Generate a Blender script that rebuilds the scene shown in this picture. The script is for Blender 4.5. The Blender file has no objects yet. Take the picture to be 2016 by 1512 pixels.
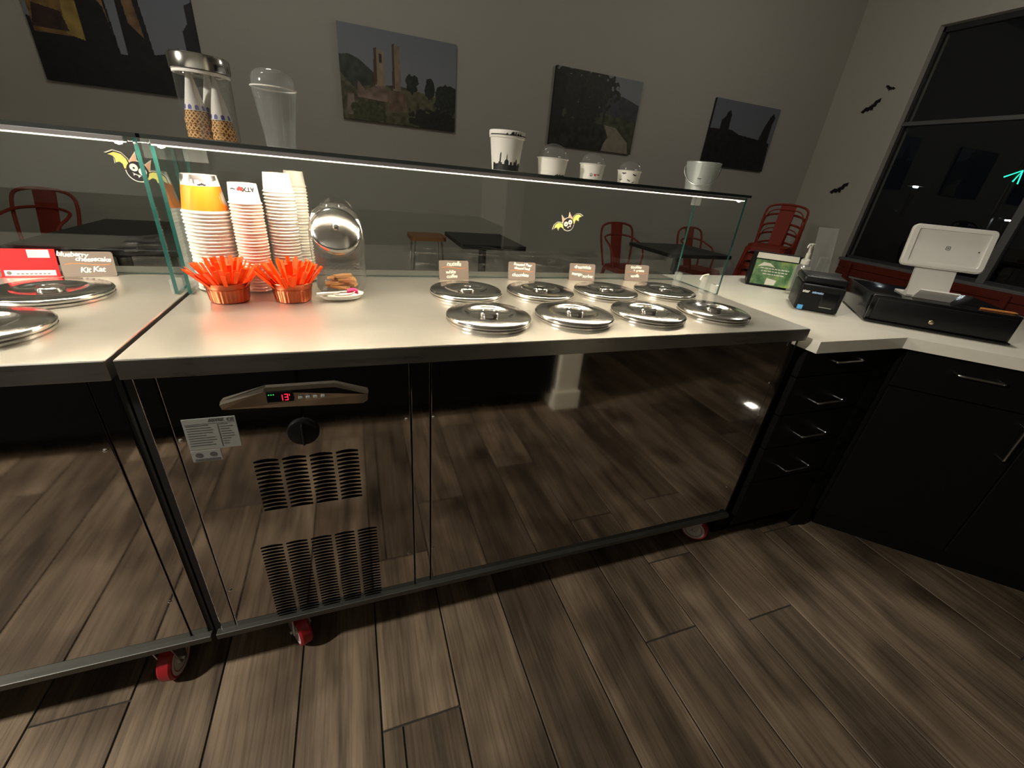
import bpy, bmesh, math, random
import numpy as np
from mathutils import Vector, Matrix

# ------------------------------------------------------------------ camera, world, light, exposure
SC = bpy.context.scene
COL = SC.collection
random.seed(7)
R = math.radians
sin, cos, pi = math.sin, math.cos, math.pi

CAM = Vector((0.389, -0.807, 1.245))
F_PX, YAW, PITCH, ROLL = 816.83, R(21.926), R(26.570), R(5.613)
fw = Vector((sin(YAW)*cos(PITCH), cos(YAW)*cos(PITCH), -sin(PITCH)))
rt = Vector((cos(YAW), -sin(YAW), 0.0))
up = rt.cross(fw)
r2 = cos(ROLL)*rt + sin(ROLL)*up
u2 = -sin(ROLL)*rt + cos(ROLL)*up
cam_d = bpy.data.cameras.new('camera')
cam_d.sensor_fit = 'HORIZONTAL'
cam_d.sensor_width = 36.0
cam_d.lens = F_PX/2016*36.0
cam_d.clip_start = 0.02
cam = bpy.data.objects.new('camera', cam_d)
COL.objects.link(cam)
M = Matrix((r2, u2, -fw)).transposed().to_4x4()
M.translation = CAM
cam.matrix_world = M
SC.camera = cam

world = bpy.data.worlds.new('night')
SC.world = world
world.use_nodes = True
bg = world.node_tree.nodes['Background']
bg.inputs['Color'].default_value = (0.35, 0.42, 0.6, 1)
bg.inputs['Strength'].default_value = 0.004

SC.view_settings.view_transform = 'Standard'
SC.view_settings.look = 'None'
SC.view_settings.exposure = 0.0
SC.view_settings.gamma = 1.0
SC.view_settings.use_curve_mapping = False

LED_STRENGTH = 130.0          # strips under the glass shelves
KITCHEN_W = 290.0             # pendant over the aisle, left of the counter
COUNTER_W = 12.0              # pendant above the left cabinet
CHECKOUT_FILL_W = 50.0           # added fill lamp over the register, brightens the white counter
DINING_FILL_W = 37.0              # two added fill lamps on the dining side, brighten the back wall
WARM = (1.0, 0.86, 0.62)

# ------------------------------------------------------------------ materials
def _nt(name):
    m = bpy.data.materials.new(name)
    m.use_nodes = True
    return m, m.node_tree, m.node_tree.nodes['Principled BSDF']

def mat(name, col, rough=0.5, metal=0.0, var=0.0, vscale=8.0, bump=0.0, bscale=60.0, stretch=None, coat=0.0, emit=None, estr=0.0, spec=None):
    m, t, b = _nt(name)
    b.inputs['Base Color'].default_value = (*col, 1)
    b.inputs['Roughness'].default_value = rough
    b.inputs['Metallic'].default_value = metal
    if spec is not None:
        b.inputs['Specular IOR Level'].default_value = spec
    if coat:
        b.inputs['Coat Weight'].default_value = coat
        b.inputs['Coat Roughness'].default_value = 0.08
    if emit:
        b.inputs['Emission Color'].default_value = (*emit, 1)
        b.inputs['Emission Strength'].default_value = estr
    N, L = t.nodes, t.links
    tc = N.new('ShaderNodeTexCoord')
    mp = N.new('ShaderNodeMapping')
    L.new(tc.outputs['Object'], mp.inputs['Vector'])
    if stretch:
        mp.inputs['Scale'].default_value = stretch
    nz = N.new('ShaderNodeTexNoise')
    nz.inputs['Scale'].default_value = vscale
    nz.inputs['Detail'].default_value = 4
    L.new(mp.outputs['Vector'], nz.inputs['Vector'])
    if var:
        mx = N.new('ShaderNodeMix'); mx.data_type = 'RGBA'
        mx.inputs[6].default_value = (*[c*(1-var) for c in col], 1)
        mx.inputs[7].default_value = (*[min(1, c*(1+var)) for c in col], 1)
        L.new(nz.outputs['Fac'], mx.inputs[0])
        L.new(mx.outputs[2], b.inputs['Base Color'])
    if bump:
        n2 = N.new('ShaderNodeTexNoise')
        n2.inputs['Scale'].default_value = bscale
        n2.inputs['Detail'].default_value = 3
        L.new(mp.outputs['Vector'], n2.inputs['Vector'])
        bp = N.new('ShaderNodeBump')
        bp.inputs['Strength'].default_value = bump
        bp.inputs['Distance'].default_value = 0.002
        L.new(n2.outputs['Fac'], bp.inputs['Height'])
        L.new(bp.outputs['Normal'], b.inputs['Normal'])
    return m

def clear(name, tint=(1, 1, 1), ior=1.5, rough=0.0, milk=0.0, milkcol=(0.8, 0.8, 0.8)):
    """thin clear glass or plastic: transparent with a fresnel reflection"""
    m = bpy.data.materials.new(name); m.use_nodes = True
    t = m.node_tree; N, L = t.nodes, t.links
    N.clear()
    out = N.new('ShaderNodeOutputMaterial')
    tr = N.new('ShaderNodeBsdfTransparent'); tr.inputs['Color'].default_value = (*tint, 1)
    gl = N.new('ShaderNodeBsdfGlossy'); gl.inputs['Roughness'].default_value = rough
    fr = N.new('ShaderNodeFresnel')
    ge = N.new('ShaderNodeNewGeometry')                 # same reflectance on leaving the sheet as on entering it
    mr = N.new('ShaderNodeMapRange'); mr.inputs['To Min'].default_value = ior; mr.inputs['To Max'].default_value = 1/ior
    L.new(ge.outputs['Backfacing'], mr.inputs['Value']); L.new(mr.outputs[0], fr.inputs['IOR'])
    mx = N.new('ShaderNodeMixShader')
    L.new(fr.outputs['Fac'], mx.inputs[0]); L.new(tr.outputs[0], mx.inputs[1]); L.new(gl.outputs[0], mx.inputs[2])
    last = mx
    if milk:
        df = N.new('ShaderNodeBsdfDiffuse'); df.inputs['Color'].default_value = (*milkcol, 1)
        m2 = N.new('ShaderNodeMixShader'); m2.inputs[0].default_value = milk
        L.new(mx.outputs[0], m2.inputs[1]); L.new(df.outputs[0], m2.inputs[2])
        last = m2
    L.new(last.outputs[0], out.inputs['Surface'])
    return m

def emission(name, col, s):
    m = bpy.data.materials.new(name); m.use_nodes = True
    t = m.node_tree; t.nodes.clear()
    e = t.nodes.new('ShaderNodeEmission'); e.inputs['Color'].default_value = (*col, 1); e.inputs['Strength'].default_value = s
    o = t.nodes.new('ShaderNodeOutputMaterial'); t.links.new(e.outputs[0], o.inputs['Surface'])
    return m

def brushed(name, col, rough, axis, amount=0.12, metal=1.0, bump=0.03, streak=1.0):
    """brushed steel: streaked roughness along one axis"""
    m, t, b = _nt(name)
    N, L = t.nodes, t.links
    b.inputs['Metallic'].default_value = metal
    tc = N.new('ShaderNodeTexCoord'); mp = N.new('ShaderNodeMapping')
    s = [60, 60, 60]; s['xyz'.index(axis)] = 1.2
    mp.inputs['Scale'].default_value = s
    L.new(tc.outputs['Object'], mp.inputs['Vector'])
    nz = N.new('ShaderNodeTexNoise'); nz.inputs['Scale'].default_value = 3.0; nz.inputs['Detail'].default_value = 6
    L.new(mp.outputs['Vector'], nz.inputs['Vector'])
    sm = N.new('ShaderNodeTexNoise'); sm.inputs['Scale'].default_value = 7.0; sm.inputs['Detail'].default_value = 3; sm.inputs['Distortion'].default_value = 0.8
    L.new(tc.outputs['Object'], sm.inputs['Vector'])
    ad = N.new('ShaderNodeMath'); ad.operation = 'MULTIPLY_ADD'
    s2 = N.new('ShaderNodeMath'); s2.operation = 'MULTIPLY'; s2.inputs[1].default_value = 2.0-streak
    L.new(sm.outputs['Fac'], s2.inputs[0])
    L.new(nz.outputs['Fac'], ad.inputs[0]); ad.inputs[1].default_value = streak; L.new(s2.outputs[0], ad.inputs[2])
    rg = N.new('ShaderNodeMapRange')
    rg.inputs['From Min'].default_value = 0.7; rg.inputs['From Max'].default_value = 1.3
    rg.inputs['To Min'].default_value = max(0.02, rough-amount); rg.inputs['To Max'].default_value = rough+amount
    L.new(ad.outputs[0], rg.inputs['Value']); L.new(rg.outputs[0], b.inputs['Roughness'])
    mx = N.new('ShaderNodeMix'); mx.data_type = 'RGBA'
    mx.inputs[6].default_value = (*[c*0.95 for c in col], 1); mx.inputs[7].default_value = (*[min(1, c*1.04) for c in col], 1)
    L.new(sm.outputs['Fac'], mx.inputs[0]); L.new(mx.outputs[2], b.inputs['Base Color'])
    bp = N.new('ShaderNodeBump'); bp.inputs['Strength'].default_value = bump; bp.inputs['Distance'].default_value = 0.001
    L.new(nz.outputs['Fac'], bp.inputs['Height']); L.new(bp.outputs['Normal'], b.inputs['Normal'])
    return m

def wood_planks(name):
    """wood-look porcelain: long streaks, knots and a tone that differs from plank to plank"""
    m, t, b = _nt(name)
    N, L = t.nodes, t.links
    oi = N.new('ShaderNodeObjectInfo')
    tc = N.new('ShaderNodeTexCoord')
    off = N.new('ShaderNodeVectorMath'); off.operation = 'MULTIPLY_ADD'
    cmb = N.new('ShaderNodeCombineXYZ')
    for k in range(3): L.new(oi.outputs['Random'], cmb.inputs[k])
    off.inputs[1].default_value = (37, 91, 13)
    L.new(cmb.outputs[0], off.inputs[0]); L.new(tc.outputs['Object'], off.inputs[2])
    m1 = N.new('ShaderNodeMapping'); m1.inputs['Scale'].default_value = (6.5, 1.0, 1); L.new(off.outputs[0], m1.inputs['Vector'])
    n1 = N.new('ShaderNodeTexNoise'); n1.inputs['Scale'].default_value = 1.6; n1.inputs['Detail'].default_value = 5; n1.inputs['Distortion'].default_value = 0.8
    L.new(m1.outputs[0], n1.inputs['Vector'])
    m2 = N.new('ShaderNodeMapping'); m2.inputs['Scale'].default_value = (95, 3.0, 1); L.new(off.outputs[0], m2.inputs['Vector'])
    n2 = N.new('ShaderNodeTexNoise'); n2.inputs['Scale'].default_value = 1.5; n2.inputs['Detail'].default_value = 6
    L.new(m2.outputs[0], n2.inputs['Vector'])
    n3 = N.new('ShaderNodeTexNoise'); n3.inputs['Scale'].default_value = 3.5; n3.inputs['Detail'].default_value = 2
    L.new(off.outputs[0], n3.inputs['Vector'])
    cr = N.new('ShaderNodeValToRGB'); e = cr.color_ramp.elements
    e[0].position = 0.30; e[0].color = (0.105, 0.078, 0.053, 1)
    e[1].position = 0.72; e[1].color = (0.37, 0.275, 0.185, 1)
    x = cr.color_ramp.elements.new(0.5); x.color = (0.225, 0.165, 0.110, 1)
    L.new(n1.outputs['Fac'], cr.inputs[0])
    g = N.new('ShaderNodeMix'); g.data_type = 'RGBA'; g.blend_type = 'MULTIPLY'; g.inputs[0].default_value = 0.55
    L.new(cr.outputs[0], g.inputs[6])
    c2 = N.new('ShaderNodeValToRGB'); c2.color_ramp.elements[0].position = 0.34; c2.color_ramp.elements[0].color = (0.4, 0.38, 0.36, 1)
    c2.color_ramp.elements[1].position = 0.56; c2.color_ramp.elements[1].color = (1, 1, 1, 1)
    L.new(n2.outputs['Fac'], c2.inputs[0]); L.new(c2.outputs[0], g.inputs[7])
    h = N.new('ShaderNodeMix'); h.data_type = 'RGBA'; h.blend_type = 'MULTIPLY'; h.inputs[0].default_value = 0.75
    c3 = N.new('ShaderNodeValToRGB'); c3.color_ramp.elements[0].position = 0.34; c3.color_ramp.elements[0].color = (0.38, 0.36, 0.36, 1)
    c3.color_ramp.elements[1].position = 0.55; c3.color_ramp.elements[1].color = (1, 1, 1, 1)
    L.new(n3.outputs['Fac'], c3.inputs[0]); L.new(g.outputs[2], h.inputs[6]); L.new(c3.outputs[0], h.inputs[7])
    tone = N.new('ShaderNodeMapRange'); tone.inputs['To Min'].default_value = 0.62; tone.inputs['To Max'].default_value = 1.22
    L.new(oi.outputs['Random'], tone.inputs['Value'])
    fin = N.new('ShaderNodeVectorMath'); fin.operation = 'SCALE'
    L.new(h.outputs[2], fin.inputs[0]); L.new(tone.outputs[0], fin.inputs['Scale'])
    L.new(fin.outputs[0], b.inputs['Base Color'])
    b.inputs['Roughness'].default_value = 0.5
    b.inputs['Specular IOR Level'].default_value = 0.3
    bp = N.new('ShaderNodeBump'); bp.inputs['Strength'].default_value = 0.35; bp.inputs['Distance'].default_value = 0.0015
    L.new(n2.outputs['Fac'], bp.inputs['Height']); L.new(bp.outputs['Normal'], b.inputs['Normal'])
    return m

def waffle(name):
    m, t, b = _nt(name)
    N, L = t.nodes, t.links
    tc = N.new('ShaderNodeTexCoord')
    out = []
    for ang in (0.6, -0.6):
        mp = N.new('ShaderNodeMapping'); mp.inputs['Rotation'].default_value = (0, 0, ang)
        L.new(tc.outputs['UV'], mp.inputs['Vector'])
        w = N.new('ShaderNodeTexWave'); w.inputs['Scale'].default_value = 1.0; w.wave_profile = 'SIN'
        L.new(mp.outputs[0], w.inputs['Vector']); out.append(w)
    mx = N.new('ShaderNodeMath'); mx.operation = 'MAXIMUM'
    L.new(out[0].outputs['Fac'], mx.inputs[0]); L.new(out[1].outputs['Fac'], mx.inputs[1])
    cr = N.new('ShaderNodeValToRGB'); e = cr.color_ramp.elements
    e[0].position = 0.62; e[0].color = (0.13, 0.045, 0.010, 1); e[1].position = 0.80; e[1].color = (0.70, 0.40, 0.14, 1)
    L.new(mx.outputs[0], cr.inputs[0]); L.new(cr.outputs[0], b.inputs['Base Color'])
    b.inputs['Roughness'].default_value = 0.7
    return m

def printed(name):
    m, t, b = _nt(name)
    a = t.nodes.new('ShaderNodeVertexColor'); a.layer_name = 'Print'
    t.links.new(a.outputs['Color'], b.inputs['Base Color'])
    b.inputs['Roughness'].default_value = 0.55
    return m

MT = dict(
    wall=mat('wall_paint', (0.50, 0.49, 0.44), 0.9, var=0.03, vscale=2.0, bump=0.02, bscale=180),
    wall2=mat('wall_paint_light', (0.62, 0.60, 0.53), 0.9, var=0.03, vscale=2.0, bump=0.02, bscale=180),
    ceil=mat('ceiling_paint', (0.45, 0.44, 0.40), 0.95, var=0.03),
    plank=wood_planks('wood_look_plank'),
    grout=mat('grout', (0.035, 0.03, 0.026), 0.9, var=0.2, vscale=30),
    white_paint=mat('white_paint', (0.80, 0.76, 0.64), 0.6, var=0.03),
    steel_top=brushed('brushed_steel_worktop', (0.94, 0.90, 0.82), 0.30, 'x', 0.022, metal=0.86, bump=0.0, streak=0.2),
    steel_lip=brushed('brushed_steel_edge', (0.55, 0.53, 0.50), 0.30, 'x', 0.03),
    steel_panel=brushed('satin_steel_panel', (0.49, 0.47, 0.455), 0.055, 'z', 0.02, bump=0.008),
    steel_rail=brushed('matt_steel_rail', (0.13, 0.13, 0.118), 0.55, 'x', 0.04),
    chrome=mat('polished_steel', (0.84, 0.83, 0.80), 0.10, 1.0, var=0.04, vscale=14),
    lidsteel=brushed('spun_steel_lid', (0.74, 0.72, 0.69), 0.17, 'z', 0.03, bump=0.0),
    darkchrome=mat('smoked_chrome', (0.34, 0.30, 0.26), 0.14, 1.0, var=0.1),
    screw=mat('screw_steel', (0.75, 0.75, 0.75), 0.2, 1.0),
    black=mat('black_plastic', (0.006, 0.006, 0.007), 0.38, var=0.2, vscale=30, spec=0.3),
    blackgloss=mat('black_gloss', (0.006, 0.006, 0.007), 0.14, var=0.2, vscale=20),
    laminate=mat('black_laminate', (0.0035, 0.0035, 0.0035), 0.6, var=0.3, vscale=30, spec=0.15),
    slot=mat('slot_dark', (0.0025, 0.0025, 0.0025), 0.9, var=0.2, spec=0.0),
    gasket=mat('black_gasket', (0.006, 0.005, 0.005), 0.7, var=0.3),
    glass=clear('glass_sheet', (0.955, 0.975, 0.965), 1.5),
    glass_win=clear('window_glass', (0.85, 0.87, 0.86), 1.5),
    glass_jar=clear('jar_glass', (0.955, 0.96, 0.955), 1.75, 0.02, 0.02),
    glass_edge=mat('glass_edge_green', (0.022, 0.105, 0.095), 0.15, coat=0.5),
    shelf_edge=mat('shelf_edge_dark', (0.006, 0.012, 0.012), 0.2, coat=0.4),
    acrylic=clear('acrylic', (0.95, 0.96, 0.95), 1.6, 0.03, 0.15),
    plastic_clear=clear('clear_plastic_cup', (0.93, 0.94, 0.94), 1.55, 0.06, 0.11, (0.74, 0.77, 0.78)),
    dome=clear('clear_dome', (0.93, 0.93, 0.93), 1.45, 0.05, 0.05),
    led_edge=emission('led_diffuser_edge', WARM, 2.2),
    led=emission('led_warm', WARM, LED_STRENGTH),
    alu=mat('aluminium_channel', (0.42, 0.40, 0.42), 0.35, 1.0, var=0.1, vscale=20),
    paper=mat('white_paper_cup', (0.80, 0.77, 0.71), 0.55, var=0.02),
    paperbounce=mat('bounce_tinted_paper_cup', (0.84, 0.56, 0.47), 0.55, var=0.03),  # orange bounce light from bowls and spoons put into the paper colour
    paperrim=mat('white_cup_rim', (0.86, 0.83, 0.77), 0.45, var=0.02),
    orange=mat('orange_print', (0.90, 0.24, 0.01), 0.45, var=0.05, vscale=5),
    spoon=mat('orange_plastic', (0.95, 0.080, 0.002), 0.5, var=0.08, vscale=6, spec=0.2),
    copper=mat('copper_foil', (0.56, 0.135, 0.06), 0.30, 1.0, var=0.1, vscale=20),
    ink=mat('black_ink', (0.012, 0.011, 0.012), 0.6, var=0.1),
    redink=mat('red_ink', (0.55, 0.02, 0.02), 0.6, var=0.1),
    card=mat('taupe_card', (0.185, 0.150, 0.130), 0.42, var=0.06, vscale=4),
    chalk=mat('white_marker', (0.88, 0.86, 0.80), 0.7, var=0.03),
    orangeline=mat('orange_marker', (0.85, 0.26, 0.07), 0.7, var=0.05),
    redcard=mat('red_box_card', (0.72, 0.008, 0.012), 0.4, var=0.05),
    label=mat('silver_label', (0.36, 0.37, 0.35), 0.5, 0.2, var=0.05),
    labelink=mat('label_ink', (0.09, 0.09, 0.09), 0.7),
    quartz=mat('white_quartz', (0.84, 0.80, 0.69), 0.32, var=0.04, vscale=25),
    posplastic=mat('white_plastic', (0.66, 0.64, 0.59), 0.4, var=0.02),
    graylogo=mat('grey_mark', (0.12, 0.12, 0.12), 0.6),
    red_metal=mat('red_painted_metal', (0.26, 0.032, 0.016), 0.5, var=0.12, vscale=6, spec=0.25),
    table=mat('black_tabletop', (0.010, 0.010, 0.011), 0.38, var=0.25, vscale=20),
    iron=mat('black_iron', (0.012, 0.012, 0.013), 0.45, var=0.2),
    stoolwood=mat('oak_seat', (0.36, 0.17, 0.07), 0.5, var=0.25, vscale=5, stretch=(1, 12, 12)),
    redwood=mat('red_stained_wood', (0.15, 0.018, 0.007), 0.35, var=0.35, vscale=2.5, stretch=(16, 1, 16), coat=0.3),
    canvas_edge=mat('canvas_edge', (0.03, 0.03, 0.035), 0.8, var=0.2),
    picture=printed('canvas_print'),
    redwheel=mat('red_polyurethane', (0.36, 0.012, 0.018), 0.4, var=0.08),
    whitewheel=mat('white_nylon_hub', (0.72, 0.70, 0.66), 0.4, var=0.04),
    zinc=mat('zinc_fork', (0.55, 0.55, 0.54), 0.35, 1.0, var=0.15, vscale=30),
    pail=mat('galvanised_pail', (0.60, 0.64, 0.62), 0.42, 0.55, var=0.22, vscale=26, bump=0.3, bscale=120, stretch=(1, 1, 0.25)),
    bone=mat('white_ceramic', (0.84, 0.81, 0.74), 0.18, var=0.02, coat=0.4),
    pink=mat('pink_plastic', (0.90, 0.06, 0.22), 0.35, var=0.05),
    wafer=mat('wafer', (0.62, 0.31, 0.11), 0.8, var=0.2, vscale=40),
    waffle=waffle('waffle_cone'),
    sleeve=mat('paper_sleeve', (0.74, 0.71, 0.66), 0.7, var=0.03),
    violet=mat('violet_print', (0.10, 0.09, 0.34), 0.7, var=0.1),
    pinkprint=mat('faded_red_print', (0.55, 0.14, 0.15), 0.7, var=0.1),
    wingyellow=mat('sticker_yellow', (0.66, 0.62, 0.16), 0.6, var=0.05),
    earpeach=mat('sticker_peach', (0.72, 0.36, 0.22), 0.6, var=0.05),
    stickerwhite=mat('sticker_white', (0.74, 0.73, 0.68), 0.6, var=0.03),
    batblack=mat('black_paper', (0.010, 0.007, 0.009), 0.8, var=0.2),
    frame=mat('grey_window_frame', (0.19, 0.19, 0.19), 0.5, 0.3, var=0.08),
    segred=emission('display_red', (1.0, 0.02, 0.05), 1.6),
    seggreen=emission('display_green', (0.05, 1.0, 0.2), 1.2),
    brass=mat('lock_brass', (0.75, 0.66, 0.45), 0.22, 1.0),
    handle=mat('satin_handle', (0.70, 0.70, 0.69), 0.22, 1.0, var=0.06),
    bluesticker=mat('blue_sticker', (0.09, 0.42, 0.85), 0.5, var=0.08),
    paleblue=mat('pale_blue_print', (0.35, 0.55, 0.85), 0.5),
    pump=mat('pump_ivory', (0.72, 0.70, 0.62), 0.4, var=0.03),
    pencil=mat('orange_pencil', (0.60, 0.22, 0.05), 0.5, var=0.1),
    carpaint=mat('black_car_paint', (0.005, 0.005, 0.006), 0.15, coat=0.6, var=0.1),
    asphalt=mat('asphalt', (0.04, 0.04, 0.042), 0.9, var=0.3, vscale=40),
    lamp_glow=emission('street_lamp_glow', (0.88, 0.93, 1.0), 60.0),
    green_glow=emission('green_neon', (0.02, 1.0, 0.45), 4.0),
    nightglow=emission('night_light_glow', (1.0, 0.95, 0.80), 9.0),
    shade=mat('lamp_shade', (0.05, 0.05, 0.05), 0.5, var=0.1),
    bulb=emission('lamp_bulb', (1.0, 0.80, 0.55), 4.0),
    mullion=mat('mullion_dark', (0.05, 0.05, 0.052), 0.5, 0.2, var=0.1),
)

# screen print of the green tablet: soft leaf blotches, dimly backlit
def green_screen():
    m, t, b = _nt('green_screen')
    N, L = t.nodes, t.links
    tc = N.new('ShaderNodeTexCoord')
    n = N.new('ShaderNodeTexNoise'); n.inputs['Scale'].default_value = 22; n.inputs['Detail'].default_value = 4
    L.new(tc.outputs['Object'], n.inputs['Vector'])
    cr = N.new('ShaderNodeValToRGB'); e = cr.color_ramp.elements
    e[0].position = 0.36; e[0].color = (0.05, 0.12, 0.045, 1); e[1].position = 0.68; e[1].color = (0.30, 0.38, 0.07, 1)
    x = e.new(0.5); x.color = (0.13, 0.22, 0.10, 1)
    L.new(n.outputs['Fac'], cr.inputs[0]); L.new(cr.outputs[0], b.inputs['Base Color'])
    L.new(cr.outputs[0], b.inputs['Emission Color']); b.inputs['Emission Strength'].default_value = 0.22
    b.inputs['Roughness'].default_value = 0.2
    return m
MT['screen'] = green_screen()

# ------------------------------------------------------------------ mesh helpers
class G:
    """collects shapes of one mesh"""
    def __init__(s): s.v, s.f, s.m, s.uv = [], [], [], None
    def add(s, vs, fs, m=0):
        o = len(s.v); s.v += [tuple(p) for p in vs]
        s.f += [tuple(i+o for i in f) for f in fs]; s.m += [m]*len(fs); return s
    def box(s, x0, x1, y0, y1, z0, z1, m=0):
        vs = [(x, y, z) for x in (x0, x1) for y in (y0, y1) for z in (z0, z1)]
        return s.add(vs, [(0, 1, 3, 2), (4, 6, 7, 5), (0, 4, 5, 1), (2, 3, 7, 6), (0, 2, 6, 4), (1, 5, 7, 3)], m)
    def rbox(s, x0, x1, y0, y1, z0, z1, r=0.002, seg=2, m=0):
        bm = bmesh.new(); bmesh.ops.create_cube(bm, size=1)
        bmesh.ops.scale(bm, vec=(x1-x0, y1-y0, z1-z0), verts=bm.verts)
        bmesh.ops.translate(bm, vec=((x0+x1)/2, (y0+y1)/2, (z0+z1)/2), verts=bm.verts)
        bmesh.ops.bevel(bm, geom=bm.edges[:], offset=r, segments=seg, profile=0.5, affect='EDGES')
        bm.verts.index_update()
        s.add([v.co[:] for v in bm.verts], [[v.index for v in f.verts] for f in bm.faces], m); bm.free(); return s
    def lathe(s, prof, n=32, c=(0, 0, 0), mod=None, m=0, a0=0.0, a1=2*pi):
        full = abs(a1-a0-2*pi) < 1e-6
        cnt = n if full else n+1
        vs = []
        for (r, z) in prof:
            for k in range(cnt):
                a = a0+(a1-a0)*k/n
                rr = r*(mod(a, z) if mod else 1)
                vs.append((c[0]+rr*cos(a), c[1]+rr*sin(a), c[2]+z))
        fs = []
        for i in range(len(prof)-1):
            for k in range(n):
                k2 = (k+1) % cnt
                fs.append((i*cnt+k, i*cnt+k2, (i+1)*cnt+k2, (i+1)*cnt+k))
        return s.add(vs, fs, m)
    def tube(s, path, r, n=8, closed=False, m=0):
        P = [Vector(p) for p in path]; k = len(P); rings = []
        prev = None
        for i in range(k):
            a = P[(i-1) % k] if (closed or i) else P[0]
            b = P[(i+1) % k] if (closed or i < k-1) else P[-1]
            t = (b-a).normalized()
            if prev is None:
                ref = Vector((0, 0, 1)) if abs(t.z) < 0.9 else Vector((1, 0, 0))
                nrm = t.cross(ref).normalized()
            else:
                nrm = (prev - t*prev.dot(t)).normalized()
            prev = nrm; bn = t.cross(nrm)
            rr = r[i] if isinstance(r, (list, tuple)) else r
            rings.append([P[i]+rr*(cos(2*pi*j/n)*nrm+sin(2*pi*j/n)*bn) for j in range(n)])
        vs = [v for ring in rings for v in ring]
        fs = [(i*n+j, i*n+(j+1) % n, ((i+1) % k)*n+(j+1) % n, ((i+1) % k)*n+j) for i in range(k if closed else k-1) for j in range(n)]
        if not closed:
            fs += [tuple(range(n))[::-1], tuple((k-1)*n+j for j in range(n))]
        return s.add(vs, fs, m)
    def cyl(s, p0, p1, r0, r1=None, n=20, m=0):
        return s.tube([p0, p1], [r0, r0 if r1 is None else r1], n, m=m)
    def prism(s, poly, z0, z1, m=0):
        n = len(poly)
        vs = [(x, y, z0) for x, y in poly]+[(x, y, z1) for x, y in poly]
        fs = [tuple(range(n))[::-1], tuple(range(n, 2*n))]+[(i, (i+1) % n, n+(i+1) % n, n+i) for i in range(n)]
        return s.add(vs, fs, m)
    def xf(s, Mx, start=0):
        s.v[start:] = [tuple(Mx @ Vector(p)) for p in s.v[start:]]; return s

def mesh_of(g, name, mats, smooth=True, ang=35):
    me = bpy.data.meshes.new(name)
    me.from_pydata(g.v, [], g.f)
    for m in (mats if isinstance(mats, (list, tuple)) else [mats]):
        me.materials.append(MT[m])
    if any(g.m): me.polygons.foreach_set('material_index', g.m)
    bm = bmesh.new(); bm.from_mesh(me)
    bmesh.ops.recalc_face_normals(bm, faces=bm.faces)
    bm.to_mesh(me); bm.free()
    if smooth:
        me.shade_smooth(); me.set_sharp_from_angle(angle=R(ang))
    me.update()
    return me

def obj(name, g, mats, parent=None, loc=None, rot=None, smooth=True, ang=35, label=None, cat=None, group=None, kind=None):
    me = g if isinstance(g, bpy.types.Mesh) else mesh_of(g, name, mats, smooth, ang)
    o = bpy.data.objects.new(name, me); COL.objects.link(o)
    if parent: o.parent = parent
    if loc is not None: o.location = loc
    if rot is not None: o.rotation_euler = rot
    if label: o['label'] = label
    if cat: o['category'] = cat
    if group: o['group'] = group
    if kind: o['kind'] = kind
    return o

def thing(name, label, cat, loc=(0, 0, 0), rz=0.0, group=None):
    o = bpy.data.objects.new(name, None); COL.objects.link(o)
    o.empty_display_size = 0.05
    o.location = loc; o.rotation_euler = (0, 0, rz); o['label'] = label; o['category'] = cat
    if group: o['group'] = group
    return o

def dup(root, loc, rz=None, label=None, group=None):
    def cp(o, par):
        c = o.copy(); COL.objects.link(c); c.parent = par
        for ch in list(o.children): cp(ch, c)
        return c
    r = cp(root, None); r.location = loc
    if rz is not None: r.rotation_euler = (0, 0, rz)
    if label: r['label'] = label
    if group: r['group'] = group
    return r

def text_mesh(body, size, depth=0.0003, shear=0.0, bold=0.0, align='CENTER', space=1.0):
    c = bpy.data.curves.new('lettering', 'FONT')
    c.body = body; c.size = size; c.extrude = depth; c.shear = shear; c.offset = bold
    c.align_x = align; c.align_y = 'CENTER'; c.space_character = space; c.resolution_u = 2
    o = bpy.data.objects.new('lettering', c); COL.objects.link(o)
    dg = bpy.context.evaluated_depsgraph_get(); dg.update()
    me = bpy.data.meshes.new_from_object(o.evaluated_get(dg))
    bpy.data.objects.remove(o); bpy.data.curves.remove(c)
    g = G(); g.add([v.co[:] for v in me.vertices], [tuple(p.vertices) for p in me.polygons])
    bpy.data.meshes.remove(me)
    return g

def arc(cx, cy, r, a0, a1, n=10):
    return [(cx+r*cos(a0+(a1-a0)*i/n), cy+r*sin(a0+(a1-a0)*i/n)) for i in range(n+1)]

def rrect(w, h, r, n=6):
    p = []
    for (sx, sy, a) in ((1, 1, 0), (-1, 1, pi/2), (-1, -1, pi), (1, -1, 1.5*pi)):
        p += arc(sx*(w/2-r), sy*(h/2-r), r, a, a+pi/2, n)
    return p

def smooth_path(pts, n=6, closed=False):
    P = [Vector(p) for p in pts]; out = []; k = len(P)
    for i in range(k if closed else k-1):
        p0 = P[(i-1) % k] if (closed or i) else P[0]*2-P[1]
        p1, p2 = P[i], P[(i+1) % k]
        p3 = P[(i+2) % k] if (closed or i < k-2) else P[-1]*2-P[-2]
        for j in range(n):
            t = j/n
            out.append(0.5*((2*p1)+(p2-p0)*t+(2*p0-5*p1+4*p2-p3)*t*t+(3*p1-p0-3*p2+p3)*t*t*t))
    if not closed: out.append(P[-1])
    return out

FRONT = Matrix.Rotation(pi/2, 4, 'X')       # lay a flat xy drawing onto a wall facing -y

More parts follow.
